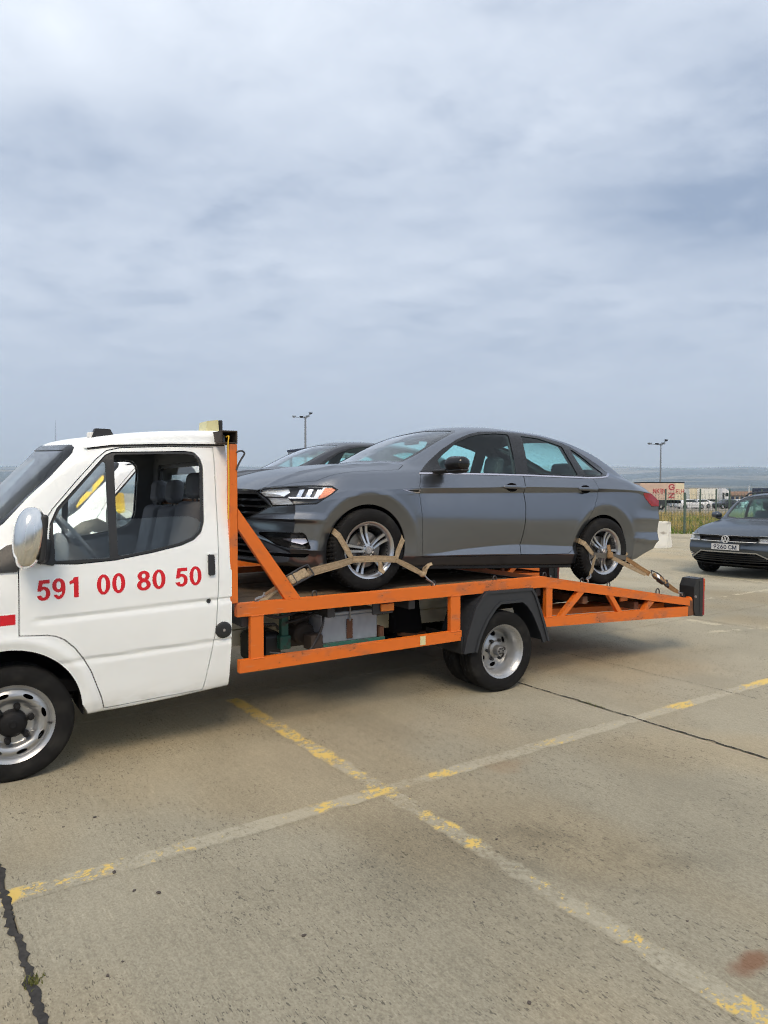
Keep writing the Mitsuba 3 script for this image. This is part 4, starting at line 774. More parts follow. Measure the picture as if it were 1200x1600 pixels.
    t.add('wiper', tube([(.02, .30, 1.30), (.10, -.15, 1.335), (.17, -.55, 1.37)], .010, 6), 'black_plastic', 40)
    t.add('gutter_shadow_strip', B.shell(.004, -.004) ^ man(unman(side(LineString([(.82, 1.893), (.95, 1.911), (1.3, 1.929), (1.66, 1.937)]).buffer(.006)))), 'dark_plastic', 30)  # dark strip added as the shadow line below the roof gutter
    t.add('roof_gutter', B.shell(.016, -.004) ^ man(unman(side(LineString([(.80, 1.902), (.95, 1.925), (1.3, 1.942), (1.67, 1.950)]).buffer(.006)))), 'cab_white', 30)
    t.m = placed((0, 0, DECK))
    t.add('beacon', cat([hull([(x, y, z) for y in (4.78, 4.94) for x, z in ((1.57, 2.02), (1.578, 2.10), (1.655, 2.112), (1.662, 2.03))])]), 'beacon', 30, label='pale yellow beacon box on the cab roof')
    t.add('beacon_lens', cbox((1.664, 4.785, 2.03), (1.690, 4.935, 2.112), .006), 'black_plastic', 30)
    # deck
    N, Fr = 4.56, 6.74
    Z = lambda pts: Polygon(pts)
    for y0, y1 in ((N, N + .055), (Fr - .055, Fr)):
        t.add('deck_rail', ext(Z([(1.70, .800), (1.70, .888), (4.457, .893), (6.462, .545), (6.462, .470), (4.457, .800)]), y0, y1), 'orange', False)
        t.add('lower_rail', ext(Z([(1.716, .424), (1.716, .508), (3.569, .520), (3.569, .440)]), y0 + .002, y1 - .002), 'orange', False)
        t.add('tail_lower_rail', ext(Z([(4.462, .455), (4.462, .537), (6.440, .462), (6.436, .366)]), y0 + .002, y1 - .002), 'orange', False)
        for x0, x1, z0, z1 in ((1.795, 1.888, .506, .802), (3.462, 3.557, .516, .802), (4.492, 4.564, .534, .795)): t.add('frame_post', cbox((x0, y0 + .004, z0), (x1, y1 - .004, z1), .003), 'orange', False)
        for pl in ([(4.648, .525), (4.711, .520), (4.958, .716), (4.955, .745), (4.90, .745)], [(5.271, .670), (5.337, .66), (5.469, .495), (5.408, .498)], [(5.838, .566), (5.922, .552), (5.825, .480), (5.759, .482)]):
            t.add('tail_brace', ext(Z(pl), y0 + .006, y1 - .006), 'orange', False)
        t.add('headboard_post', cbox((1.655, y0 + .003, .893), (1.708, y1 + .003, 1.940), .003), 'orange', False)
        t.add('headboard_brace', ext(Z([(1.712, 1.517), (1.712, 1.384), (2.049, .890), (2.165, .890)]), y0 + .008, y1 - .004), 'orange', False)
        t.add('post_cap', cat([cbox((1.600, y0, 1.942), (1.710, y1 + .008, 1.951), .002), cbox((1.600, y0, 2.017), (1.710, y1 + .008, 2.026), .002), cbox((1.600, y0, 1.9515), (1.609, y1 + .008, 2.0165), .002), cbox((1.701, y0, 1.9515), (1.710, y1 + .008, 2.0165), .002)]), 'dark_rust', False)
    t.add('headboard_beam', cat([cbox((1.602, N + .06, 1.944), (1.708, Fr - .06, 1.952), .002), cbox((1.602, N + .06, 2.016), (1.708, Fr - .06, 2.024), .002), cbox((1.602, N + .06, 1.9525), (1.610, Fr - .06, 2.0155), .002), cbox((1.700, N + .06, 1.9525), (1.708, Fr - .06, 2.0155), .002)]), 'dark_rust', False)
    for z in (1.18, 1.52): t.add('headboard_bar', cbox((1.660, N + .06, z), (1.700, Fr - .06, z + .05), .003), 'rusty_steel', False)
    t.add('roof_lip', cbox((1.655, 4.74, 1.940), (1.695, 6.35, 1.978), .012), 'cab_white', 30)
    for x0, x1, z in ((1.795, 1.888, .8), (3.462, 3.557, .801), (4.492, 4.564, .794), (1.795, 1.888, .509), (3.462, 3.557, .518), (4.492, 4.564, .536)): t.add('weld_bead', tube([(x, N + .0015 + .0012 * math.sin(9 * k), z + .0015 * math.sin(5 * k)) for k, x in enumerate(np.linspace(x0, x1, 14))], .0042, 6), 'orange', 30)
    t.add('post_hook', tube(bend([(1.700, N - .004, 1.885), (1.735, N - .01, 1.895), (1.752, N - .012, 1.88), (1.730, N - .008, 1.84), (1.706, N - .004, 1.79), (1.700, N - .004, 1.77)]), .006, 8), 'dark_steel', 40)
    t.add('cable', tube(bend([(1.640, N + .02, 1.985), (1.648, N - .006, 1.99), (1.642, N - .008, 1.93), (1.646, N - .006, 1.70), (1.640, N - .004, 1.45)]), .0045, 6), 'yellow', 40)
    yy = np.linspace(N + .06, Fr - .06, 15)
    for k in range(14):
        t.add('deck_plank', cbox((1.72, yy[k] + .004, .800), (4.44, yy[k + 1] - .004, .832 + R_.uniform(-.004, .003)), .004), 'plank', False)
        t.add('ramp_plank', ext(Z([(4.46, .800), (4.46, .832), (6.44, .500), (6.44, .468)]), yy[k] + .004, yy[k + 1] - .004), 'plank', False)
    for x in (1.75, 2.4, 3.1, 3.8, 4.42): t.add('cross_member', cbox((x, N + .06, .72), (x + .06, Fr - .06, .795), .004), 'dark_steel', False)
    for x, z in ((5.0, .60), (5.7, .49), (6.38, .42)): t.add('tail_cross_member', cbox((x, N + .06, z), (x + .06, Fr - .06, z + .07), .004), 'rusty_steel', False)
    for y in (5.26, 5.96):
        for z0, z1 in ((.455, .572), (.580, .795)): t.add('chassis_rail', cbox((1.66, y, z0), (4.46, y + .05, z1), .005), 'cream', False, label='cream painted chassis rail under the deck')
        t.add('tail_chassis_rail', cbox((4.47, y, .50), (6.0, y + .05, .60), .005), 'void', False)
    t.add('stowed_ramp', ext(Z([(4.60, .50), (4.60, .56), (6.40, .47), (6.40, .425)]), 4.80, 5.10), 'orange', False); t.add('stowed_ramp', ext(Z([(4.60, .50), (4.60, .56), (6.40, .47), (6.40, .425)]), 6.2, 6.5), 'orange', False)
    # below the deck
    bx = cat([cbox((2.43, 4.78, .497), (2.915, 5.06, .700), .008)]); k = t.add('battery_box', bx, 'galvanised', False, label='galvanised battery box with rusty clamp')
    t.add('lid', cbox((2.422, 4.772, .700), (2.923, 5.068, .725), .006), 'galvanised', False, parent=k); t.add('clamp', cbox((2.640, 4.768, .52), (2.690, 4.778, .665), .002), 'rusty_steel', False, parent=k); t.add('clamp_rod', tube([(2.665, 4.766, .65), (2.665, 4.766, .755)], .006, 8), 'steel', 40, parent=k)
    t.add('angle_iron', cat([cbox((2.42, 4.69, .484), (2.93, 4.698, .520), .002), cbox((2.42, 4.70, .484), (2.93, 4.80, .491), .002)]), 'green_paint', False, label='green angle iron under the battery box'); t.add('battery_bracket', cbox((2.32, 4.72, .47), (2.415, 4.86, .58), .006), 'dark_rust', False); t.add('battery_bracket', cbox((2.925, 4.76, .50), (2.965, 4.86, .58), .004), 'rusty_steel', False)
    t.add('support_post', cat([cbox((2.18, 4.93, .56), (2.235, 4.985, .80), .004), cbox((2.165, 4.92, .46), (2.25, 5.0, .56), .006)]), 'green_paint', False)
    t.add('winch_motor', cat([moved(lathe([(0, -.12), (.07, -.12), (.085, -.10), (.085, .1), (0, .1)], 20), (2.36, 5.02, .56)), cbox((2.27, 4.98, .46), (2.48, 5.10, .52), .006), cbox((2.30, 4.96, .60), (2.42, 5.06, .70), .01)]), 'dark_rust', 30)
    t.add('fuel_tank', rbox((1.96, 4.98, .36), (2.21, 5.24, .585), .05), 'black_plastic', 40); t.add('tank_strap', tube([(2.06, 4.97, .35), (2.06, 4.968, .60)], .012, 6), 'void', 30)
    for pts, r in (([(2.42, 4.74, .74), (2.40, 4.70, .66), (2.36, 4.72, .55), (2.28, 4.74, .46), (2.20, 4.78, .455), (2.05, 4.85, .47)], .010), ([(1.95, 4.8, .79), (2.08, 4.76, .735), (2.24, 4.80, .755), (2.42, 4.9, .79)], .012), ([(1.98, 4.95, .62), (2.02, 4.93, .66), (2.12, 4.93, .655), (2.16, 4.95, .61)], .010), ([(2.2, 4.9, .66), (2.34, 4.85, .70), (2.45, 4.84, .74)], .010)): t.add('hose', tube(bend(pts), r, 8), 'dark_steel', 40)
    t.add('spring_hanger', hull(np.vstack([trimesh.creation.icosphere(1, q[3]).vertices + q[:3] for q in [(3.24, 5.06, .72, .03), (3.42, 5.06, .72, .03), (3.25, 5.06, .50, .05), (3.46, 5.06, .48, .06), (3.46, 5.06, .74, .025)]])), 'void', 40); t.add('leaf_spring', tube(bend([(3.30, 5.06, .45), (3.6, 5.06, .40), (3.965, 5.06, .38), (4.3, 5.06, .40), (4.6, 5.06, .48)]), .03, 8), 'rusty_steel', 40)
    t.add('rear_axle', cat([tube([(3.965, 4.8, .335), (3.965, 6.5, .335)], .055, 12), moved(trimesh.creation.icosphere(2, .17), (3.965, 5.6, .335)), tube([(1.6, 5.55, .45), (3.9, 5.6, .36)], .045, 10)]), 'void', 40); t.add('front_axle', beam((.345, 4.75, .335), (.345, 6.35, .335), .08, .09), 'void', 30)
    t.add('side_marker', cbox((2.862, 4.635, .722), (2.978, 4.655, .778), .004), 'amber', False, label='amber side marker under the bed rail'); t.add('marker_bracket', cbox((2.80, 4.657, .70), (2.98, 4.675, .80), .003), 'dark_steel', False); t.add('side_marker', cbox((5.53, 4.64, .578), (5.63, 4.66, .622), .004), 'amber', False)
    t.add('paint_sticker', cbox((3.165, N - .0015, .446), (3.215, N + .0005, .515), .0003), 'beacon', False)
    for y0, sgn in ((4.535, 1), (6.765, -1)):
        out = [(3.575, .335), (3.605, .46), (3.665, .62), (3.700, .70), (3.800, .806), (4.290, .800), (4.330, .745), (4.375, .64), (4.43, .50), (4.484, .340)]; inn = [(3.690, .335), (3.722, .43), (3.755, .50), (3.812, .590), (3.892, .676), (3.945, .712), (4.185, .710), (4.240, .672), (4.300, .60), (4.345, .52), (4.40, .41), (4.430, .335)]
        a, b = (y0, y0 + .022) if sgn > 0 else (y0 - .022, y0); k = t.add('mudguard', ext(Polygon(out + inn[::-1]), a, b), 'mudguard', False)
        a, b = (y0 + .022, y0 + .34) if sgn > 0 else (y0 - .34, y0 - .022); t.add('mudguard_top', ext(LineString(out).buffer(.010, cap_style=2, join_style=2), a, b), 'mudguard', False, parent=k)
        a, b = (y0 - .012, y0 - .001) if sgn > 0 else (y0 + .001, y0 + .012); t.add('mudguard_rib', cat([ext(LineString(out).buffer(.011, cap_style=2, join_style=2), a, b), ext(LineString(inn).buffer(.010, cap_style=2, join_style=2), a, b)]), 'mudguard', False, parent=k)
    t.add('mud_flap', cbox((3.56, 4.55, .33), (3.575, 5.05, .47), .003), 'black_plastic', False)
    for y0, y1 in ((N - .01, N + .16), (Fr - .16, Fr + .01)):
        k = t.add('tail_lamp', cat([hull([(x, y, z) for y in (y0, y1) for x, z in ((6.515, .66), (6.515, .42), (6.545, .36), (6.66, .345), (6.66, .74), (6.56, .735))]), cbox((6.60, y0 - .006, .37), (6.64, y1 + .006, .715), .004)]), 'black_plastic', False, label='tall black tail lamp with red lens on the deck corner'); t.add('lens', cbox((6.66, y0 + .005, .352), (6.70, y1 - .005, .732), .008), 'red_lens', False, parent=k); t.add('amber_lens', cbox((6.662, y0 + .01, .60), (6.712, y1 - .01, .728), .006), 'amber', False, parent=k)
        t.add('lamp_bolt', moved(lathe([(0, -.012), (.014, -.012), (.016, 0)], 10), (6.535, y0 + .002, .555)), 'steel', 40); t.add('lamp_bracket', cbox((6.44, y0 + .012, .365), (6.53, y0 + .05, .53), .004), 'rusty_steel', False); t.add('rail_end', tube([(6.46, y0 + .04, .53), (6.50, y0 + .04, .525)], .03, 12), 'orange', 40)
    for x in (2.28, 3.31, 3.93, 4.49, 4.95, 5.30, 6.0, 6.38):
        z = .893 if x < 4.46 else .893 - (x - 4.457) * .1736; a = np.linspace(-.5, np.pi + .5, 14); rr = .026 if x > 5.8 else .018
        t.add('lashing_ring', tube(np.stack([x + rr * np.cos(a), 0 * a + N + .030, z + .012 + rr * 1.35 * np.sin(a)], -1), .006 if x > 5.8 else .005, 7), 'dark_steel', 40)
    sf, sr = steel_front(), steel_rear(); t.m = np.eye(4)
    put_wheel(t, sf, (.375, 4.715, .333), False, 'front_wheel'); put_wheel(t, sf, (.375, 6.375, .333), True, 'front_wheel')
    put_wheel(t, sr, (4.005, 4.655, .334), False, 'rear_wheel'); put_wheel(t, sr, (4.005, 6.645, .334), True, 'rear_wheel')
    for y in (4.885, 6.415): t.add('inner_tyre', moved(tyre_mesh(.335, .19, .185, 0, 64), (4.005, y, .334)), 'rubber', 40)
    return t
tow_truck = build_tow_truck('white cab tow truck with orange flatbed frame and red phone number on the door')
near_keys = [k for k in scene if k.startswith(tow_truck.key + '__')]
far_truck = tow_truck.copy('second white tow truck, parked behind the first and seen through its cab windows', 'tow truck', m=placed((.88, 2.92, 0)))
for k in [k for k in scene if k.startswith(far_truck.key + '__wing_mirror')]: del scene[k]; labels.pop(k, None)
far_truck.m = np.eye(4)
def swap(th, part, material):
    for k in scene:
        if k.startswith(th.key + '__' + part): scene[k] = {**scene[k], 'bsdf': {'type': 'ref', 'id': M(material)}}
# phone number on the near door
k0 = 'door'
def digit_poly(ch):
    """bold grotesque figures, 1 tall"""
    W = .175; el = lambda cx, cy, rx, ry: affinity.scale(Point(cx, cy).buffer(1, 24), rx, ry)
    ring = lambda cx, cy, rx, ry, w=W: el(cx, cy, rx, ry).difference(el(cx, cy, rx - w, ry - w * .82))
    if ch == '0': return ring(.28, .5, .28, .51)
    if ch == '1': return unary_union([sbox(.18, 0, .38, 1.0), Polygon([(.0, .66), (.0, .82), (.12, .87), (.20, 1.0), (.38, 1.0), (.38, .80), (.18, .72)])]).buffer(0)
    if ch == '8': return unary_union([ring(.28, .28, .285, .29), ring(.28, .745, .255, .265)])
    if ch == '9':
        r = ring(.27, .67, .27, .34); tail = ring(.28, .5, .275, .51).intersection(unary_union([sbox(.40, .1, .7, .65), sbox(.02, -.1, .7, .22)])); return unary_union([r, tail])
    if ch == '5':
        bowl = ring(.27, .33, .285, .34).difference(Polygon([(-.1, .22), (.20, .26), (.20, .55), (-.1, .58)])); return unary_union([bowl, Polygon([(.02, .22), (.20, .245), (.20, .19), (.06, .12)]), sbox(.10, .81, .54, .985), Polygon([(.10, .985), (.02, .46), (.18, .44), (.27, .90)])])
def on_door(ch, x0, w, h=.118):
    pl = digit_poly(ch); m = unman(man(ext(affinity.scale(affinity.translate(pl, -pl.bounds[0], 0), w / .56, h, origin=(0, 0)), -.0012, 0)).refine_to_length(.03)); v = m.vertices.copy()
    z = 1.006 + .03 * (x0 + v[:, 0] - .5) + v[:, 2]; y = -np.interp(z, [.95, 1.02, 1.09, 1.16], [.985, .9852, .983, .9775]) - .0012 + v[:, 1]
    return tm(np.stack([x0 + v[:, 0], y + TY, z], -1), m.faces)
tow_truck.m = placed((0, 0, DECK))
for txt, a, b in (('591', .503, .748), ('00', .828, 1.002), ('80', 1.060, 1.245), ('50', 1.295, 1.474)):
    p_ = (b - a) / len(txt)
    for k, ch in enumerate(txt): tow_truck.add('digit', on_door(ch, a + p_ * k + (.012 if ch == '1' else 0), p_ * .87), 'red_vinyl', False, parent=tow_truck.key + '__door')
# its sedan, and what lies in its cab
far_sedan = sedan.copy('dark sedan with chrome window trim, half hidden behind the grey sedan', m=placed((.40, 2.92, .03)))
swap(far_sedan, 'body', 'dark_paint'); swap(far_sedan, 'hood', 'dark_paint'); swap(far_sedan, 'front_door', 'dark_paint'); swap(far_sedan, 'rear_door', 'dark_paint')
for k in list(scene):
    if k.startswith(far_sedan.key) and 'window' in k and 'trim' not in k and (k.endswith('__window') or 'quarter' in k): scene[k] = {**scene[k], 'bsdf': {'type': 'ref', 'id': M('car_glass')}}
# ------------------------------------------------------------------ ground, yard and what lies beyond
GA = 0.0454; GE = np.array([math.cos(GA), math.sin(GA)]); GN = np.array([-math.sin(GA), math.cos(GA)])
def g2w(u, v): return (GE * u + GN * v) * KG
def view(px, d):                                # world xy at depth d along the viewing direction that is px to the right of the image centre
    return (FWD[:2] * d + RGT[:2] * (px - 600) / 1137.0 * d) * KG
labels['pavement'] = {'kind': 'structure', 'label': 'worn concrete pavement of the yard cast in large slabs'}
def sheet_poly(poly, z): 
    v, f = trimesh.creation.triangulate_polygon(poly, engine='earcut'); return tm(np.column_stack([v, np.full(len(v), z)]), f)
us = [.378 + 4.036 * k for k in range(-4, 9)]; vs = [5.373 + 5.05 * k for k in range(-3, 5)]
n = 0
for i in range(len(us) - 1):
    for j in range(len(vs) - 1):
        a, b, c, d = us[i] + .006, us[i + 1] - .006, vs[j] + .005, vs[j + 1] - .005
        P = []
        for z, e in ((-.06, 0), (-.006, 0), (0, .006)): P += [np.r_[g2w(x, y), z] for x, y in ((a + e, c + e), (b - e, c + e), (b - e, d - e), (a + e, d - e))]
        F = [(8, 9, 10), (8, 10, 11)]
        for o in (0, 4):
            for k in range(4): k2 = (k + 1) % 4; F += [(o + k, o + k2, o + 4 + k2), (o + k, o + 4 + k2, o + 4 + k)]
        scene['pavement__slab' + (f'_{n:03d}' if n else '')] = mikit.ply(tm(P, F), M('concrete'), False); n += 1
A0 = [g2w(us[0], vs[0]), g2w(us[-1], vs[0]), g2w(us[-1], vs[-1]), g2w(us[0], vs[-1])]
near = Polygon(A0)
scene['pavement__joint_filler'] = mikit.ply(sheet_poly(near.buffer(-.05), -.014), M('tar'), False)
yard = Polygon([view(-9000 if k < 0 else 600, 1)[:2] * 0 + np.array(q) for k, q in enumerate([])]) if False else None
# the yard beyond the cast slabs ends at the fence line
E0 = FWD[:2] * 26.3 * KG; yard_outer = Polygon([E0 + RGT[:2] * 90, E0 - RGT[:2] * 90, E0 - RGT[:2] * 90 - FWD[:2] * 95, E0 + RGT[:2] * 90 - FWD[:2] * 95])
single('yard', sheet_poly(yard_outer.difference(near), -.004), 'concrete', 'weathered concrete yard reaching to the green fence', kind='structure', smooth=False)
def ragged(p, q, w, seed, z, step=.018):
    rr = np.random.default_rng(seed); p, q = np.array(p, float), np.array(q, float); L = np.linalg.norm(q - p); k = max(int(L / step), 4); s = np.linspace(0, 1, k); d = (q - p) / L; nn = np.array([-d[1], d[0]])
    wob = np.convolve(rr.normal(0, .013, k + 20), np.ones(5) / 5, 'same')[10:-10][:k]; lw = w * (.45 + 1.0 * rr.random(k)) / 2; rw = w * (.45 + 1.0 * rr.random(k)) / 2
    c = p + d * (s * L)[:, None] + nn * wob[:, None]; a, b = c + nn * lw[:, None], c - nn * rw[:, None]
    V = np.vstack([np.column_stack([a, np.full(k, z)]), np.column_stack([b, np.full(k, z)])]); F = []
    for i in range(k - 1): F += [(i, k + i, k + i + 1), (i, k + i + 1, i + 1)]
    return tm(V, F)
t = Thing('tar_joint', 'black tar in the slab joints of the pavement', kind='structure')
t.add('near_joint', ragged(g2w(.380, -4), g2w(.376, 3.55), .030, 3, .004), 'tar', False); t.add('near_joint_end', ragged(g2w(.378, 3.55), g2w(.378, 5.3), .012, 13, .004), 'tar', False)
t.add('middle_joint', ragged(g2w(4.414, -4), g2w(4.414, 5.3), .014, 4, .004), 'tar', False)
t = Thing('pavement_crack', 'thin crack across the concrete behind the rear wheel', kind='structure'); t.add('crack', ragged(g2w(5.61, 3.0), g2w(5.60, 5.3), .006, 5, .004), 'tar', False)
def stripe(a, b, w, z=.0016):
    a, b = np.array(a, float), np.array(b, float); d = (b - a) / np.linalg.norm(b - a); nn = np.array([-d[1], d[0]]) * w / 2
    return tm([np.r_[q, z] for q in (a + nn, a - nn, b - nn, b + nn)], [(0, 1, 2), (0, 2, 3)])
mk = Thing('bay_marking', 'worn yellow parking bay lines crossing on the concrete', kind='structure')
mk.add('long_line', stripe(g2w(-9, 3.235), g2w(18, 3.235), .140), 'marking', False, label='worn yellow line running along the tow truck')
mk.add('cross_line', stripe(g2w(2.222, 5.33), g2w(2.222, 3.306), .14), 'marking', False); mk.add('cross_line', stripe(g2w(2.222, 3.164), g2w(2.222, -3), .14), 'marking', False)
mk.add('far_cross_line', stripe(g2w(8.28, 5.33), g2w(8.28, 4.9), .13), 'faded_marking', False); mk.add('far_cross_line', stripe(g2w(12.75, 8.0), g2w(12.7, 6.4), .09, .0016), 'faded_marking', False); mk.add('far_cross_line', stripe(g2w(9.2, 6.18), g2w(12.4, 6.18), .09, .0016), 'faded_marking', False); mk.add('far_cross_line', stripe(g2w(7.75, 4.75), g2w(8.6, 4.45), .10, .0016), 'faded_marking', False)
# small stones lying about
peb = [(.67, 3.82, .016), (.64, 3.22, .020), (.52, 3.79, .010), (.68, 3.03, .014), (.76, 2.96, .018), (1.14, 2.39, .016), (.48, 2.54, .012), (2.42, 1.70, .010), (1.60, 1.69, .015), (.54, 2.59, .009), (2.23, 2.58, .012), (1.81, 2.23, .009)]
pos = ['lying before the front wheel of the cab', 'beside the yellow line in the left foreground', 'nearest the tar joint before the cab', 'on bare concrete left of centre', 'beside another stone left of centre', 'in the lower left foreground', 'close to the black tar joint', 'in the right foreground by the worn line', 'at the bottom edge, centre foreground', 'close to the tar joint, the smaller one', 'just past the crossing of the yellow lines', 'in the middle foreground']
for k, (x, y, r) in enumerate(peb):
    r *= .52; x *= KG; y *= KG
    s = trimesh.creation.icosphere(2, 1.0); v = s.vertices; v = v * (1 + .5 * (meshkit.noise(v * 2.1 + 9 * k, k)[:, None] - .5)); v = v * [r * 1.2, r * .8, r * .45]
    single('pebble', moved(tm(v, s.faces), (x, y, r * .36), rz=k * 1.3), 'pebble', f'small dark stone {pos[k]}', 'stone', 'loose stones on the concrete')
rr = np.random.default_rng(21)
def blades(pts, hs, ws, lean=.5, seed=1):
    q = np.random.default_rng(seed); V, F = [], []
    for (x, y, z), h, w in zip(pts, hs, ws):
        a = q.uniform(0, 2 * np.pi); c, s = math.cos(a), math.sin(a); l = q.normal(0, lean, 2) * h * .5; o = len(V)
        V += [(x - c * w, y - s * w, z), (x + c * w, y + s * w, z), (x + l[0] * .45 + c * w * .7, y + l[1] * .45 + s * w * .7, z + h * .6), (x + l[0] * .45 - c * w * .7, y + l[1] * .45 - s * w * .7, z + h * .6), (x + l[0], y + l[1], z + h)]
        F += [(o, o + 1, o + 2), (o, o + 2, o + 3), (o + 3, o + 2, o + 4)]
    return tm(V, F)
pts = [np.r_[g2w(.385, 2.62) + rr.normal(0, .016, 2), 0] for _ in range(70)]
single('joint_weed', blades(pts, rr.uniform(.008, .03, 70), rr.uniform(.0015, .003, 70), .9), 'weed', 'small green weed growing in the tar joint', 'weed', kind='stuff', smooth=False)
pts = [np.r_[g2w(4.414 + rr.normal(0, .012), 3.58 + rr.normal(0, .10)), 0] for _ in range(60)]
single('joint_weed', blades(pts, rr.uniform(.005, .02, 60), rr.uniform(.0015, .003, 60), .9, 2), 'weed', 'thin dry weed in the joint by the yellow line', 'weed', kind='stuff', smooth=False)

# terrain: rings around the yard, falling away beyond the fence, rising to hazy hills
def terrain(d0, d1, nr, na, zf):
    r = np.geomspace(d0, d1, nr) if d0 > 0 else np.linspace(d0, d1, nr); a = np.linspace(-math.pi, math.pi, na); R, Aa = np.meshgrid(r, a, indexing='ij'); base = math.atan2(FWD[1], FWD[0])
    x, y = R * np.cos(base + Aa), R * np.sin(base + Aa); z = zf(R, Aa, x, y); V = np.stack([x, y, z], -1).reshape(-1, 3)
    i, j = np.meshgrid(np.arange(nr - 1), np.arange(na - 1), indexing='ij'); q = np.stack([i * na + j, (i + 1) * na + j, (i + 1) * na + j + 1, i * na + j + 1], -1).reshape(-1, 4)
    return tm(V, np.vstack([q[:, [0, 1, 2]], q[:, [0, 2, 3]]]))
zprof = PchipInterpolator([0, 26, 30, 45, 70, 100, 170, 300, 700, 1800, 3000, 4500, 6500, 9000, 12000], [-.02, -.02, -.02, -.03, -.50, -1.15, -2.0, -3.5, -6, -4, 8, 40, 110, 235, 300])
def zter(R, A, x, y):
    dep = np.abs(x * FWD[0] + y * FWD[1]); z = zprof(np.minimum(R / KG, 12000))
    far = sstep(2500, 8000, R); big = meshkit.noise(np.stack([A * 5.0, R * .00035, 0 * R], -1), 3) - .5; med = meshkit.noise(np.stack([A * 22, R * .0012, 0 * R], -1), 5) - .5; sm = meshkit.noise(np.stack([A * 80, R * .004, 0 * R], -1), 6) - .5
    return z + far * (95 * big + 46 * med + 7 * sm) - .06
single('lot', terrain(20, 330, 40, 160, zter), 'asphalt', 'grey gravel lot beyond the fence', kind='structure', smooth=True)
single('hills', terrain(300, 12500, 110, 420, zter), 'hill', 'hazy hills along the horizon', kind='structure', smooth=True)
single('near_hill', (lambda: (lambda v, f: tm(v, f))(*(lambda x0, y0: ((np.array([[x0 + X, y0 + Y, -12 + 175 * math.exp(-(X / 900) ** 2 - (Y / 900) ** 2) * (.8 + .4 * meshkit.noise(np.array([[X * .003, Y * .003, 0]]), 8)[0])] for X in np.linspace(-2100, 2100, 40) for Y in np.linspace(-2100, 2100, 40)])), np.array([q for i in range(39) for j in range(39) for q in ((i * 40 + j, (i + 1) * 40 + j, (i + 1) * 40 + j + 1), (i * 40 + j, (i + 1) * 40 + j + 1, i * 40 + j + 1))])))(*view(-560, 4300))))(), 'hill', 'darker hill at the left edge of the photo', kind='structure', smooth=True)
def zt(x, y): r = math.hypot(x, y); return float(zprof(r / KG)) - .06
# grass strip between the two fences
gp = []
for _ in range(15000):
    d = 26.6 + 17 * rr.random() ** 1.15; px = rr.uniform(830, 1330); p = view(px, d); gp.append((p[0], p[1], zt(*p)))
gp = np.array(gp); nz = meshkit.noise(np.column_stack([gp[:, :2] * .45, 0 * gp[:, 0]]), 2)
dd = gp[:, 0] * FWD[0] + gp[:, 1] * FWD[1]
gr = (nz + rr.normal(0, .10, len(gp)) - (dd - 28) * .025) > .46
single('soil_strip', tm([np.r_[view(px, d), zt(*view(px, d)) + .05] for px, d in ((500, 26.4), (1500, 26.4), (500, 30), (1500, 30), (500, 36), (1500, 36), (500, 44), (1500, 44))], [(0, 1, 3), (0, 3, 2), (2, 3, 5), (2, 5, 4), (4, 5, 7), (4, 7, 6)]), 'soil', 'grassy strip of soil behind the fence', kind='structure', smooth=True)
single('green_grass', blades(gp[gr], rr.uniform(.22, .50, gr.sum()), rr.uniform(.012, .03, gr.sum()), .7, 3), 'grass_green', 'green grass growing behind the fence', 'grass', kind='stuff', smooth=False)
single('dry_grass', blades(gp[~gr], rr.uniform(.22, .58, (~gr).sum()), rr.uniform(.010, .022, (~gr).sum()), .8, 4), 'grass_dry', 'dry yellow grass behind the fence', 'grass', kind='stuff', smooth=False)
pp = [np.r_[view(rr.uniform(900, 1300), 26.35 + rr.normal(0, .06)), 0] for _ in range(500)]
single('edge_grass', blades(pp, rr.uniform(.06, .22, 500), rr.uniform(.01, .02, 500), .8, 5), 'grass_green', 'rough grass along the foot of the fence', 'grass', kind='stuff', smooth=False)
# fences
def fence(label, d, pxs, height, wire, panels, post_r, zoff=0):
    f = Thing('wire_fence', label, 'fence'); P = [view(p, d) for p in pxs]
    for p in P:
        z = zt(*p) if d > 27 else -.02
        f.add('post', cbox((p[0] - post_r, p[1] - post_r, z), (p[0] + post_r, p[1] + post_r, z + height), .006), 'fence_green', False)
    for a, b in panels:
        a, b = view(a, d), view(b, d); L = np.linalg.norm(b - a); e = (b - a) / L; z = min(zt(*a), zt(*b)) if d > 27 else 0.0; ms = []
        for s in np.arange(.06, L - .03, wire): q = a + e * s; ms.append(trimesh.creation.box((.007, .007, height - .12), trimesh.transformations.translation_matrix((q[0], q[1], z + .04 + (height - .12) / 2))))
        for h in np.arange(.10, height - .05, wire * 1.6): ms.append(beam(np.r_[a, z + h], np.r_[b, z + h], .007, .007, .001))
        f.add('mesh_panel', cat(ms), 'fence_green', False, kind='stuff')
    return f
fence('near green wire fence along the edge of the concrete yard', 26.4, (852, 961, 1070, 1179, 1288), 1.55, .12, ((852, 961), (961, 1070), (1070, 1179), (1179, 1288)), .034)
fence('far green wire fence beyond the grass strip', 44, (940, 990, 1040, 1094, 1119, 1140, 1190, 1240), 1.75, .22, ((940, 1040), (1040, 1094), (1094, 1140), (1140, 1240)), .035)
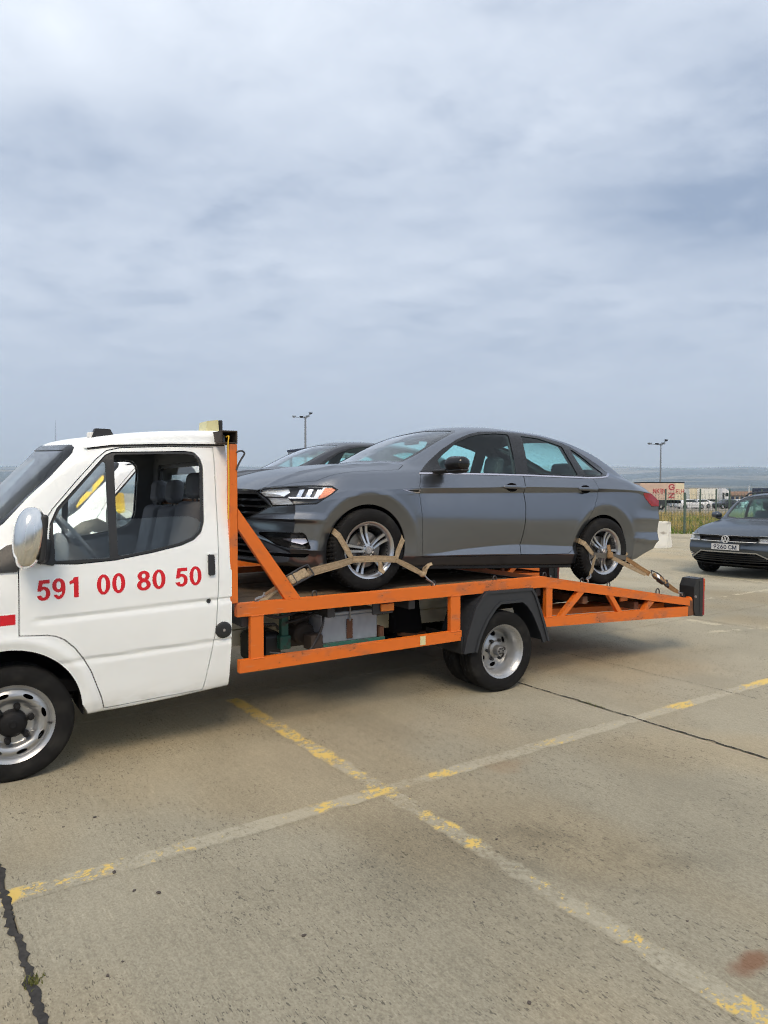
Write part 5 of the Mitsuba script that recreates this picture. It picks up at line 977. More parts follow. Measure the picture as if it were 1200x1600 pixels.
# concrete barrier block
prof = [(-.28, 0), (.28, 0), (.26, .10), (.15, .36), (.115, .72), (.10, .74), (-.10, .74), (-.115, .72), (-.15, .36), (-.26, .10)]
b = ext(Polygon(prof), -1.9, 0); b = unman(man(b).refine_to_length(.12)); b.vertices += .012 * (np.stack([meshkit.noise(b.vertices * 7 + k, k) for k in range(3)], -1) - .5)
e0 = view(1047, 20.1); ang = math.atan2(*( -(view(1050, 20) - view(1010, 20.6)))[::-1]) + math.pi / 2
e_dir = view(985, 20.75) - e0; e_dir /= np.linalg.norm(e_dir); rot = math.atan2(e_dir[1], e_dir[0]) + math.pi / 2
single('concrete_barrier', moved(b, (e0[0], e0[1], 0), rz=rot), 'concrete_white', 'white concrete barrier block standing behind the tail of the grey sedan', 'barrier', smooth=30)
# lamp masts
def mast(label, px, d, top, side=1):
    p = view(px, d); z = zt(*p); m = Thing('lamp_mast', label, 'lamp post', 'tall floodlight masts over the lot'); n2 = 14
    m.add('pole', tube([(p[0], p[1], z), (p[0], p[1], top * .6), (p[0], p[1], top)], [.20, .15, .11], 10), 'steel', 40); s = d / 100.0
    for k, (dx, dz, w) in enumerate(((-1.55 * side, .08, .75), (-.55, .05, .55), (.35, .12, .7), (.75, .55, .5), (.05, -.05, .5))):
        c = np.r_[p + RGT[:2] * dx * s, top + dz * s]
        lamp = m.add('floodlight', cat([hull(np.vstack([trimesh.creation.box((.2, w * .55, .18)).vertices * s, trimesh.creation.box((.5, w * .5, .02)).vertices * s + [0, 0, .14 * s]]) + c), beam(np.r_[p, top - .1], c, .07 * s, .07 * s, .004)]), 'alloy_dark' if k % 2 else 'lamp_grey', False)
    return m
mast('floodlight mast rising behind the dark sedan', 477.5, 100, 11.6); mast('floodlight mast above the painted trailer', 1031.5, 150, 10.9, 1)
p = view(88, 700); single('radio_mast', tube([(p[0], p[1], -6), (p[0], p[1], 69)], [.5, .12], 6), 'steel', 'thin radio mast far away above the cab', 'mast', smooth=40)
p = view(1170, 230); single('white_pole', tube([(p[0], p[1], zt(*p)), (p[0], p[1], 2.6)], .12, 8), 'white_plastic', 'thin white pole by the far low building', 'pole', smooth=40)
for k, (px, d) in enumerate(((1064, 92), (1078, 92), (1101.5, 92), (1112, 92))):
    p = view(px, d); single('white_post', tube([(p[0], p[1], zt(*p)), (p[0], p[1], zt(*p) + .95)], .05, 8), 'white_plastic', f'short white marker post on the lot before the parked cars, {("leftmost", "second from left", "third from left", "rightmost")[k]}', 'post', 'white marker posts on the lot')
# canopy roof behind the far sedan
p = view(486, 62); hx = Thing('canopy', 'dark flat canopy roof showing above the dark sedan', 'canopy', m=placed((p[0], p[1], 0), math.atan2(RGT[1], RGT[0]) + .5))
hx.add('roof', cbox((-1.05, -3, 4.92), (5, 3, 5.12), .02), 'navy', False); hx.add('fascia', cbox((-1.0, -2.9, 4.50), (4.9, 2.9, 4.918), .02), 'lamp_grey', False)
for x, y in ((-.8, -2.7), (4.7, -2.7), (-.8, 2.7), (4.7, 2.7)): hx.add('column', cbox((x - .1, y - .1, -.3), (x + .1, y + .1, 4.498), .01), 'steel', False)

# ------------------------------------------------------------------ far vehicles
def at(px, d, z=None): p = view(px, d); return (p[0], p[1], zt(*p) + .02 if z is None else z)
RV = math.atan2(RGT[1], RGT[0])
def trailer(name, label, px, d, L, Hh, floor, side_mat, yaw, wheels_at):
    x, y, z = at(px, d); t = Thing(name, label, 'trailer', m=placed((x, y, z), RV + yaw))
    t.add('box', cbox((0, 0, floor), (L, 2.5, Hh), .03), side_mat, False); t.add('roof_rail', cbox((-.02, -.02, Hh - .10), (L + .02, 2.52, Hh + .04), .01), 'alloy_dark', False)
    t.add('chassis', cbox((.3, .3, floor - .45), (L - .3, 2.2, floor - .05), .02), 'void', False); t.add('side_guard', cbox((1.0, .02, floor - .75), (L * .62, .10, floor - .02), .01), 'dark_steel', False)
    for wx in wheels_at: t.add('wheel', moved(tyre_mesh(.5, .28, .35, 0, 24), (wx, .25, .5)), 'rubber', 40); t.add('wheel', moved(tyre_mesh(.5, .28, .35, 0, 24), (wx, 2.2, .5)), 'rubber', 40)
    return t
TR = trailer('box_trailer', 'tan box trailer lettered in red beyond the fence', 1000, 96, 5.96, 3.72, 1.32, 'tarp', .0, (1.1, 1.7, 2.3, 2.9))
TR.add('cream_panel', cbox((4.75, -.012, 1.36), (5.93, -.001, 3.58), .002), 'tarp_cream', False)
def on_trailer(txt, x, z, h, w):
    m = meshkit.text_mesh(txt, h, .01, True); v = m.vertices.copy(); v[:, 0] = x + (v[:, 0] - v[:, 0].min()) / np.ptp(v[:, 0]) * w; return tm(np.stack([v[:, 0], -.016 - v[:, 2], z + v[:, 1]], -1), m.faces)
for txt, x, z, h, w in (('NK', 1.75, 2.22, .62, .85), ('BV', 2.75, 2.22, .62, .85), ('G', 3.83, 2.68, .78, .82), ('Z', 3.83, 1.62, .66, .82), ('ELH', 4.82, 2.22, .56, 1.10)): TR.add('letters', on_trailer(txt, x, z, h, w), 'tarp_red', False)
T2 = trailer('box_trailer', 'long white box trailer hitched to a white truck', 1077, 172, 9.6, 4.0, 1.25, 'tarp_white', .25, (1.4, 2.7, 4.0))
T2.add('side_panel', cbox((.06, -.02, 1.3), (1.0, -.001, 3.85), .006), 'tarp_cream', False); T2.add('side_panel', cbox((1.1, -.02, 1.3), (2.05, -.001, 3.85), .006), 'tarp_cream', False); T2.add('corner_post', cbox((2.08, -.025, 1.25), (2.2, -.001, 3.98), .006), 'roof_rust', False)
x, y, z = at(1128, 172); tk = Thing('lorry', 'white lorry cab in front of the long white trailer', 'lorry', m=placed((x, y, z), RV + .25))
tk.add('cab', hull([(a, b, c) for b in (0, 2.4) for a, c in ((0, .8), (0, 3.9), (1.0, 3.95), (1.9, 3.4), (2.2, 2.3), (2.25, .7))]), 'white_car', False); tk.add('window', cbox((.95, -.02, 2.0), (1.85, .0, 2.9), .005), 'dark_glass', False); tk.add('door_shade', cbox((.15, -.015, .9), (.75, .0, 2.9), .004), 'dark_plastic', False)
for wx in (.0, 1.6): tk.add('wheel', moved(tyre_mesh(.5, .28, .35, 0, 24), (wx, .15, .5)), 'rubber', 40)
x, y, z = at(1184, 150); nv = Thing('lorry', 'dark navy lorry behind the roof of the grey off-road car', 'lorry', m=placed((x, y, z), RV)); nv.add('box', cbox((0, 0, .9), (5, 2.4, 3.75), .04), 'navy', False); nv.add('stripe', cbox((.4, -.012, 2.3), (2.2, .001, 2.42), .002), 'lamp_grey', False); nv.add('chassis', cbox((.2, .2, .5), (4.8, 2.2, .88), .02), 'void', False); nv.add('wheel', moved(tyre_mesh(.5, .28, .35, 0, 24), (1.0, .15, .5)), 'rubber', 40)
x, y, z = at(1139, 250); lb = Thing('shed', 'long low brown shed with rusty roof at the lot edge', 'building', m=placed((x, y, z), RV)); lb.add('wall', cbox((0, 0, 0), (14, 6, 2.5), .03), 'wall_far', False); lb.add('roof', hull([(a, b, c) for a in (-.3, 14.3) for b, c in ((-.5, 2.5), (3, 3.9), (6.5, 2.5), (-.5, 2.62), (6.5, 2.62))]), 'roof_rust', False)
for k in range(8): lb.add('opening', cbox((.7 + 1.65 * k, -.03, .5), (1.8 + 1.65 * k, .001, 2.1), .005), 'navy', False)
# parked cars: one low-detail body, cut and glazed, then copies
def far_car(label, paint, m):
    t = Thing('parked_car', label, 'car', 'cars parked on the far lot', m=m); B = sedan_body(.05)
    sk = B.mesh(0.0); dl = smooth_poly([(.470, .966), (.781, 1.188), (1.115, 1.352), (1.51, 1.416), (1.998, 1.412), (2.403, 1.343), (2.747, 1.176), (2.833, 1.108), (2.62, 1.054), (1.615, 1.018)], .008)
    wl = m3.Manifold()
    for cx in (0, 2.686): wl = wl + cyl_y(cx, .335, .36, -1.2, 1.2, 24)
    coarse = lambda mm: unman(mm.simplify(.004))
    wsp = Polygon([(.34, -.60), (.46, -.64), (1.0, -.57), (1.08, -.4), (1.08, .4), (1.0, .57), (.46, .64), (.34, .60)])
    pr = man(ext(dl, -1.3, 1.3)) + man(extz(wsp, .95, 1.8)); t.add('body', coarse(sk - wl - (pr ^ (B.mesh(.003) - B.mesh(-.02)))), paint, 32); t.add('glazing', coarse((B.mesh(-.004) - B.mesh(-.015)) ^ pr), 'dark_glass', 32)
    for cx in (0, 2.686):
        for y in (-.78, .78):
            k = t.add('wheel', moved(tyre_mesh(.325, .21, .2, 0, 24), (cx, y, .327)), 'rubber', 40); t.add('rim', moved(lathe([(.21, -.085), (.19, -.07), (.06, -.09), (0, -.09)], 20) if y < 0 else mirror_y(lathe([(.21, -.085), (.19, -.07), (.06, -.09), (0, -.09)], 20)), (cx, y, .327)), 'alloy', 40, parent=k)
    return t
def car_m(px, d, yaw, z=None): x, y, zz = at(px, d, z); return placed((x, y, zz), RV + yaw)
FC0 = car_m(1079, 118, .12); fc = far_car('white car parked beyond the fence, left one of the two white ones', 'white_car', FC0); Fi = np.linalg.inv(FC0)
for lab, px, d, yaw, pt in (('white car parked beyond the fence, right beside the other white car', 1092, 110, math.pi + .1, 'white_car'), ('dark grey car parked beyond the fence between white cars', 1123, 112, .3, 'dark_paint'), ('white car parked beyond the fence, nose hidden by the off-road car', 1140, 114, .35, 'white_car'), ('dark car parked furthest right beyond the fence', 1158, 135, .2, 'dark_paint'), ('silver car half hidden behind the tan trailer', 1052, 125, .1, 'alloy'), ):
    c = fc.copy(lab, 'car', 'cars parked on the far lot', m=car_m(px, d, yaw) @ Fi); swap(c, 'body', pt)
# a row of parked cars behind the photographer, seen only as reflections
for k in range(6):
    pt = ('white_car', 'dark_paint', 'alloy', 'suv_paint', 'white_car', 'dark_paint')[k]; c = fc.copy(f'{("white", "black", "silver", "blue-grey", "white", "black")[k]} car parked in the row behind the photographer, number {("one", "two", "three", "four", "five", "six")[k]} from the left', 'car', 'cars parked behind the photographer', m=placed((-6 + 3.1 * k, -13.5 + .4 * (k % 2), 0), math.pi / 2 + .05) @ Fi); swap(c, 'body', pt)

# yellow loader standing behind both trucks, glimpsed through the cab
def vp(px, py, d): p = view(px, d); return np.array([p[0], p[1], EYE + (763 - py) / 1137.0 * d * KG])
ld = Thing('loader', 'yellow loader parked beyond the trucks, glimpsed through the cab windows', 'loader'); D = 14.0
def lump(pts, r, dep=.9): return hull(np.vstack([trimesh.creation.icosphere(1, r).vertices + q + e for q in pts for e in (np.zeros(3), np.r_[FWD[:2] * dep, 0])]))
ld.add('boom', cat([beam(vp(96, 728, D), vp(158, 744, D), .22, .20, .02), beam(vp(158, 744, D), vp(156, 800, D), .26, .24, .02)]), 'yellow', False)
ld.add('body', lump([vp(116, 774, D), vp(138, 773, D), vp(116, 800, D), vp(144, 800, D)], .06), 'yellow', 30)
ld.add('engine_cover', lump([vp(150, 742, D), vp(163, 740, D), vp(150, 756, D), vp(165, 756, D)], .06), 'yellow', 30); ld.add('cab', lump([vp(150, 776, D), vp(164, 774, D), vp(150, 800, D), vp(166, 800, D)], .05), 'yellow', 30)
ld.add('cab_window', lump([vp(154, 779, D - .1), vp(161, 778, D - .1), vp(154, 790, D - .1)], .02, .05), 'dark_glass', 30)
ld.add('chassis', cbox(np.r_[view(105, D), .5], np.r_[view(172, D + .7), 1.15], .05), 'dark_steel', False)
for px in (112, 160):
    for dd in (-.1, 1.0): p = view(px, D + dd); ld.add('wheel', moved(tyre_mesh(.62, .32, .42, 0, 24), (p[0], p[1], .62)), 'rubber', 40)
# ------------------------------------------------------------------ straps that hold the grey sedan
def ribbon(pts, w, th=.003, up=None, n=6, twist=None):
    """flat webbing along the points; up: direction of its width at each point"""
    p = np.asarray(pts, float); s = np.r_[0, np.cumsum(np.linalg.norm(np.diff(p, axis=0), axis=1))]; ss = np.linspace(0, s[-1], n * 2 * (len(p) - 1) + 1)
    P = np.stack([np.interp(ss, s, p[:, k]) for k in range(3)], 1); Q = P.copy(); Q[1:-1] = .25 * P[:-2] + .5 * P[1:-1] + .25 * P[2:]; P = Q
    t = np.gradient(P, axis=0); t /= np.linalg.norm(t, axis=1, keepdims=True)
    U = np.asarray(up, float); U = np.broadcast_to(U, (len(p), 3)) if U.ndim == 1 else U; U = PchipInterpolator(s, U)(ss); U -= t * (U * t).sum(1, keepdims=True); U /= np.linalg.norm(U, axis=1, keepdims=True); Nn = np.cross(t, U)
    W = np.broadcast_to(w, (len(p),)) if np.ndim(w) == 0 else np.asarray(w); W = PchipInterpolator(s, W.astype(float))(ss)[:, None] / 2
    k = len(P); V = np.vstack([P + U * W + Nn * th / 2, P - U * W + Nn * th / 2, P - U * W - Nn * th / 2, P + U * W - Nn * th / 2]); F = []
    for i in range(k - 1):
        for a in range(4): b = (a + 1) % 4; F += [(a * k + i, b * k + i, b * k + i + 1), (a * k + i, b * k + i + 1, a * k + i + 1)]
    F += [(0, 3 * k, 2 * k), (0, 2 * k, k), (k - 1, 2 * k - 1, 3 * k - 1), (k - 1, 3 * k - 1, 4 * k - 1)]
    m = tm(V, F); m.metadata['uv'] = np.stack([np.tile(ss, 4), np.repeat([1.0, -1.0, -1.0, 1.0], k)], 1); return m
def ratchet(t, c, d, up, w=.055, material='dark_steel', web='strap'):
    """a ratchet buckle at c, along d: wire frames, a handle, a spool with webbing"""
    d, s, u = frame(d, up); L = .20; Mx = np.eye(4); Mx[:3, 0], Mx[:3, 1], Mx[:3, 2], Mx[:3, 3] = d, s, u, c
    parts = []
    for q in (-1, 1): parts += [tube([(-L * .55, q * w * .58, .016), (-L * .1, q * w * .60, .026), (L * .5, q * w * .56, .004)], .0055, 8), hull([(x, y, z) for x, z in ((-.03, -.012), (.05, -.012), (.06, .016), (0, .030), (-.04, .020)) for y in (q * w * .55 - .002, q * w * .55 + .002)])]
    parts += [tube([(L * .5, -w * .56, .004), (L * .5, w * .56, .004)], .007, 10), tube([(L * .55, -w * .66, .008), (L * .55, w * .66, .008)], .013, 10), tube([(-L * .55, -w * .60, .016), (-L * .55, w * .60, .016)], .0055, 10), tube([(0, -w * .6, .010), (0, w * .6, .010)], .013, 10), tube([(L * .22, -w * .58, .022), (L * .22, w * .58, .022)], .005, 8)]
    m = cat(parts); m.apply_transform(Mx); k = t.add('ratchet', m, material, 30)
    roll = rbox((-.075, -w * .46, -.012), (.085, w * .46, .024), .012); roll.apply_transform(Mx); t.add('webbing_roll', roll, web, 40, parent=k)
    lab = cbox((-.05, -w * .34, .0245), (-.01, w * .34, .0255), .0002); lab.apply_transform(Mx); t.add('tag', lab, 'lamp_white' if web != 'strap' else 'strap', False, parent=k)
def hook(t, p, q, r=.006):
    p, q = np.asarray(p, float), np.asarray(q, float); t.add('hook', cat([tube(bend([p + [-.004, 0, .012], p * .6 + q * .4 + [0, -.012, 0], q + [0, -.006, .01], q + [.012, 0, -.018], q + [.024, .004, .004]]), r, 8), tube(bend([p + [.004, .0, -.012], p * .6 + q * .4 + [0, .012, 0], q + [0, .006, .012]]), r, 8)]), 'steel', 40)
YW = 4.870
s1 = Thing('wheel_strap', 'beige webbing strap with ratchet over the front wheel of the grey sedan', 'strap', 'ratchet straps on the sedan wheels', m=placed((0, 0, DECK)))
dn, od = (0, 0, 1), (0, -1, 0)
s1.add('webbing', ribbon([(2.758, YW, 1.102), (2.60, 4.79, 1.083), (2.43, 4.735, 1.064), (2.27, 4.68, 1.046)], [.050, .056, .060, .062], .004, dn), 'strap', 30)
ratchet(s1, (2.185, 4.655, 1.028), (-.9, -.17, -.32), (-.2, -.85, .35), .074)
s1.add('webbing', ribbon([(2.10, 4.640, 1.005), (2.0, 4.625, .965), (1.915, 4.61, .930)], [.05, .036, .02], .004, (0, -.5, 1)), 'strap', 30); s1.add('loose_end', ribbon([(2.10, 4.66, .99), (2.02, 4.70, .925), (1.97, 4.71, .885), (1.93, 4.70, .870), (1.88, 4.69, .850)], .045, .004, (0, 1, .4)), 'strap', 30)
hook(s1, (1.915, 4.61, .930), (1.835, 4.585, .892))
s1.add('webbing', ribbon([(2.745, YW - .005, 1.100), (2.68, YW, 1.205), (2.628, 4.876, 1.290), (2.616, 4.905, 1.309), (2.641, 5.075, 1.351), (2.66, 5.108, 1.345), (2.72, 5.115, 1.29)], [.034, .046, .046, .046, .046, .044, .04], .003, [(.8, 0, .6), (.8, 0, .6), (.6, 0, .8), (.42, 0, .9), (.42, 0, .9), (.5, 0, .8), (.6, 0, .7)]), 'strap', 30)
s1.add('webbing', ribbon([(2.745, YW - .010, 1.104), (2.95, YW - .012, 1.100), (3.135, YW - .010, 1.084)], .050, .006, dn), 'strap', 30)
s1.add('webbing', ribbon([(3.140, YW - .008, 1.085), (3.165, YW, 1.15), (3.212, 4.872, 1.245), (3.236, 4.915, 1.256), (3.236, 5.07, 1.256), (3.20, 5.11, 1.245)], [.034, .044, .044, .040, .040, .04], .003, [(.93, 0, -.35), (.93, 0, -.35), (.8, 0, -.6), (.3, 0, -.95), (.3, 0, -.95), (.4, 0, -.9)]), 'strap', 30)
s1.add('webbing', ribbon([(3.138, YW - .012, 1.078), (3.20, 4.76, 1.03), (3.25, 4.67, .985)], [.034, .044, .034], .004, dn), 'strap', 30)
s1.add('knot', cat([rbox((3.235, 4.64, .955), (3.285, 4.685, 1.00), .018), ribbon([(3.27, 4.65, .985), (3.275, 4.645, 1.02), (3.30, 4.64, 1.05), (3.325, 4.63, 1.06)], .030, .005, (1, -1, 0)), ribbon([(3.26, 4.66, .99), (3.255, 4.65, 1.03), (3.28, 4.64, 1.05)], .028, .005, (1, 1, 0))]), 'strap', 30); hook(s1, (3.27, 4.64, .955), (3.305, 4.595, .905))
s1.add('hanging_end', ribbon([(2.985, YW - .006, 1.088), (2.99, YW - .012, 1.05), (2.995, YW - .006, 1.010), (3.02, YW - .02, .985)], [.03, .036, .04, .03], .006, (1, 0, 0)), 'strap', 30)
s2 = Thing('wheel_strap', 'brown webbing strap with ratchet over the rear wheel of the grey sedan', 'strap', 'ratchet straps on the sedan wheels', m=placed((0, 0, DECK)))
s2.add('webbing', ribbon([(5.41, YW, 1.010), (5.34, YW, 1.07), (5.292, 4.876, 1.122), (5.282, 4.905, 1.134), (5.306, 5.07, 1.187), (5.33, 5.108, 1.18)], [.03, .046, .046, .045, .045, .04], .003, [(.65, 0, .76), (.65, 0, .76), (.5, 0, .86), (.3, 0, .95), (.3, 0, .95), (.4, 0, .9)]), 'strap', 30)
s2.add('webbing', ribbon([(5.42, YW - .004, .995), (5.31, 4.78, .945), (5.20, 4.70, .90), (5.13, 4.65, .862)], [.036, .055, .060, .052], .004, (.75, .35, .55)), 'strap', 30); hook(s2, (5.125, 4.645, .855), (5.02, 4.595, .815))
s2.add('webbing', ribbon([(5.40, YW - .01, 1.008), (5.62, YW - .014, .990), (5.86, YW - .012, .960)], .046, .006, dn), 'strap_dark', 30, label='dark part of the strap across the wheel')
s2.add('webbing', ribbon([(5.86, YW - .012, .960), (5.89, 4.880, .985), (5.918, 4.92, 1.00), (5.918, 5.05, 1.01)], .044, .004, [(0, 0, 1), (.6, -.3, .7), (.3, -1, 0), (0, -.3, 1)]), 'strap', 30)
s2.add('knot', cat([rbox((5.57, YW - .05, .965), (5.64, YW - .012, 1.03), .018), ribbon([(5.60, YW - .03, .98), (5.585, YW - .04, 1.04), (5.58, YW - .028, 1.10)], .045, .006, (1, 0, 0))]), 'strap_brown', 30)
s2.add('webbing', ribbon([(5.86, YW - .012, .955), (5.93, 4.74, .86), (5.995, 4.68, .805)], [.036, .046, .048], .004, (.3, -.2, 1)), 'strap_brown', 30)
s2.add('webbing', ribbon([(5.63, YW - .035, .975), (5.78, 4.76, .89), (5.95, 4.69, .80)], [.036, .040, .03], .004, (.3, -.2, 1)), 'strap', 30)
ratchet(s2, (6.085, 4.645, .755), (.86, -.22, -.50), (.35, -.80, .45), .068, 'dark_steel', 'strap_brown')
s2.add('webbing', ribbon([(6.16, 4.62, .705), (6.26, 4.605, .645), (6.33, 4.598, .610)], [.05, .046, .03], .004, (.4, -.4, 1)), 'strap_brown', 30); hook(s2, (6.33, 4.598, .610), (6.37, 4.592, .590), .005)

# ------------------------------------------------------------------ the grey off-road car facing left at the right edge
def squash(z): return np.interp(z, [-1, .6, 1.09, 1.60, 2], [-1, .6, 1.063, 1.600, 2.0])
def suv_body():
    gx = np.array([-.92, -.8, -.6, -.3, .1, .45, .8, 1.2, 2.4, 3.0, 3.5, 3.76]); wf = curve([(-.92, .90), (-.75, .955), (-.45, .985), (0, 1), (2.6, 1), (3.2, .98), (3.76, .90)])
    def yk(c): return [(x, c * float(wf(np.array([x]))[0])) for x in gx]
    zb = [(-.92, .28), (-.6, .22), (.4, .26), (2.4, .26), (3.3, .30), (3.76, .40)]; up = lambda d: [(x, z + d) for x, z in zb]
    keys = [([(0, 0)], zb), (yk(.60), zb), (yk(.82), up(.01)), (yk(.88), up(.08)), (yk(.905), [(-.92, .47), (3.76, .48)]), (yk(.918), [(-.92, .60), (3.76, .68)]), (yk(.905), [(-.92, .70), (0, .80), (3.76, .92)]), (yk(.90), [(-.92, .755), (0, .86), (2.6, .96), (3.76, .98)]),
        (yk(.845), [(-.92, .80), (-.6, .885), (0, .985), (.4, 1.03), (2.6, 1.07), (3.76, 1.06)]),
        ([(-.92, .70), (-.3, .76), (.35, .79), (.7, .78), (2.6, .77), (3.76, .70)], [(-.92, .812), (-.6, .905), (0, 1.01), (.35, 1.06), (.8, 1.25), (1.2, 1.32), (2.6, 1.31), (3.4, 1.27), (3.76, 1.10)]),
        ([(-.92, .58), (0, .64), (.30, .67), (.45, .70), (.9, .655), (1.2, .635), (2.6, .62), (3.4, .60), (3.76, .56)], [(-.92, .818), (-.6, .925), (0, 1.035), (.28, 1.075), (.45, 1.155), (.9, 1.435), (1.15, 1.50), (1.8, 1.54), (2.8, 1.52), (3.4, 1.42), (3.76, 1.12)]),
        ([(-.92, .3), (.3, .38), (1.2, .36), (3.76, .3)], [(-.92, .825), (-.6, .94), (0, 1.05), (.22, 1.085), (.45, 1.21), (.85, 1.465), (1.0, 1.535), (1.3, 1.575), (1.9, 1.59), (2.9, 1.565), (3.45, 1.47), (3.76, 1.13)]),
        ([(0, 0)], [(-.92, .828), (-.6, .945), (0, 1.058), (.20, 1.09), (.45, 1.23), (.82, 1.475), (.97, 1.55), (1.3, 1.592), (1.9, 1.605), (2.9, 1.58), (3.47, 1.48), (3.76, 1.13)])]
    xs = np.unique(np.concatenate([np.linspace(-.92, -.5, 30), np.linspace(-.5, .5, 60), np.linspace(.5, 3.3, 90), np.linspace(3.3, 3.76, 24)]).round(4))
    def warp(v):
        v = v.copy(); x0, y, z = v[:, 0].copy(), v[:, 1], v[:, 2]; a = np.abs(y) / .92; s = 1 - sstep(-.92, -.15, x0); v[:, 0] += (.30 * a ** 2.8 + .10 * np.clip(.45 - z, 0, .3) / .2) * s
        v[:, 2] = squash(z)
        v[:, 0] -= (1 - sstep(-.6, -.3, v[:, 0])) * .025 * np.exp(-((z - .54) / .06) ** 2); s = sstep(3.1, 3.76, x0); v[:, 0] -= .20 * a ** 3 * s
        for cx in (0, 2.79):
            r = np.hypot(v[:, 0] - cx, z - .35); v[:, 1] += np.sign(y) * np.where(np.abs(y) > .6, .014 * np.exp(-((r - .44) / .04) ** 2), 0)
        return v
    return Body(keys, xs, 6, warp, cap=(.6, .8, .8))
SUV_M = placed((13.22 * KG, 8.07 * KG, 0), math.radians(6.5))
v = Thing('off_road_car', 'dark grey off-road car facing left, cut by the right edge of the photo', 'car', m=SUV_M); B = suv_body()
side = lambda poly, y0=-1.3, y1=-.3: man(ext(poly, y0, y1)); plan = lambda poly, z0, z1: man(extz(poly, z0, z1)); frontp = lambda poly, x0=-1.3, x1=-.25: man(extx(poly, x0, x1))
symf = lambda h: Polygon(h + [(-y, z) for y, z in h[::-1]]).buffer(0); sym = lambda h: Polygon(h + [(x, -y) for x, y in h[::-1]]).buffer(0)
skin = B.shell(0.0, -.022)
dlo = smooth_poly([(.56, 1.05), (.80, 1.22), (1.05, 1.40), (1.25, 1.46), (1.9, 1.49), (2.8, 1.47), (3.3, 1.30), (3.35, 1.13), (2.6, 1.085), (1.5, 1.07)], .02); panes = unary_union([smooth_poly([(.78, 1.07), (.80, 1.20), (1.08, 1.38), (1.28, 1.43), (1.55, 1.455), (1.55, 1.08)], .012), smooth_poly([(1.66, 1.085), (1.66, 1.46), (2.2, 1.468), (2.42, 1.455), (2.50, 1.10)], .012), smooth_poly([(2.60, 1.105), (2.55, 1.445), (2.8, 1.44), (3.25, 1.28), (3.28, 1.15)], .012)])
fd = Polygon([(.50, 1.04), (.46, .85), (.50, .36), (1.58, .36), (1.63, .75), (1.60, 1.10), (.6, 1.10)]).difference(dlo.buffer(.004)); rd = Polygon([(1.63, 1.10), (1.64, .75), (1.60, .36), (2.25, .37), (2.36, .62), (2.55, .80), (2.62, 1.12)]).difference(dlo.buffer(.004))
ws = sym([(.24, 0), (.27, .40), (.36, .62), (.46, .665), (.88, .63), (.98, .55), (1.02, 0)]); wsg = ws.buffer(-.035); hood = sym([(-1, 0), (-.96, .40), (-.80, .62), (-.6, .74), (-.3, .79), (.20, .80), (.36, .72), (.30, .60), (.21, .30), (.20, 0)])
gr = symf([(0, .818), (.55, .812), (.56, .745), (.50, .695), (0, .690)]); hl = smooth_poly([(.57, .822), (.98, .825), (.98, .715), (.80, .675), (.555, .690)], .012); plate = sbox(-.26, .54, .26, .65)
intake = symf([(0, .495), (.52, .495), (.80, .335), (.76, .27), (0, .265)]); fogp = smooth_poly([(.66, .44), (.97, .45), (.97, .385), (.75, .385)], .01)
lo = symf([(0, .30), (.9, .30), (.9, .1), (0, .1)]); both_f = lambda poly: frontp(unary_union([poly, affinity.scale(poly, -1, 1, origin=(0, 0))]))
SQ = lambda pl: shapely.transform(pl, lambda c: np.column_stack([c[:, 0], squash(c[:, 1])]))
dlo, panes, fd, rd, gr, hl, intake, fogp = [SQ(q_) for q_ in (dlo, panes, fd, rd, gr, hl, intake, fogp)]
wells = m3.Manifold()
for cx in (0, 2.79): wells = wells + cyl_y(cx, .35, .385, -1.2, -.52) + cyl_y(cx, .35, .385, .52, 1.2)
Pd = both(side(dlo)); Pf, Pr = both(side(fd)), both(side(rd)); cut = frontp(gr) + both_f(hl) + frontp(intake) + both_f(fogp) + plan(ws, .9, 1.9) + wells
for a in (*Pd, *Pf, *Pr): cut = cut + a
hoodp = plan(hood, .80, 1.3)
v.add('body', skin - cut - hoodp, 'suv_paint', 32); v.add('hood', skin ^ (plan(hood.buffer(-.006), .805, 1.3) - cut), 'suv_paint', 32)
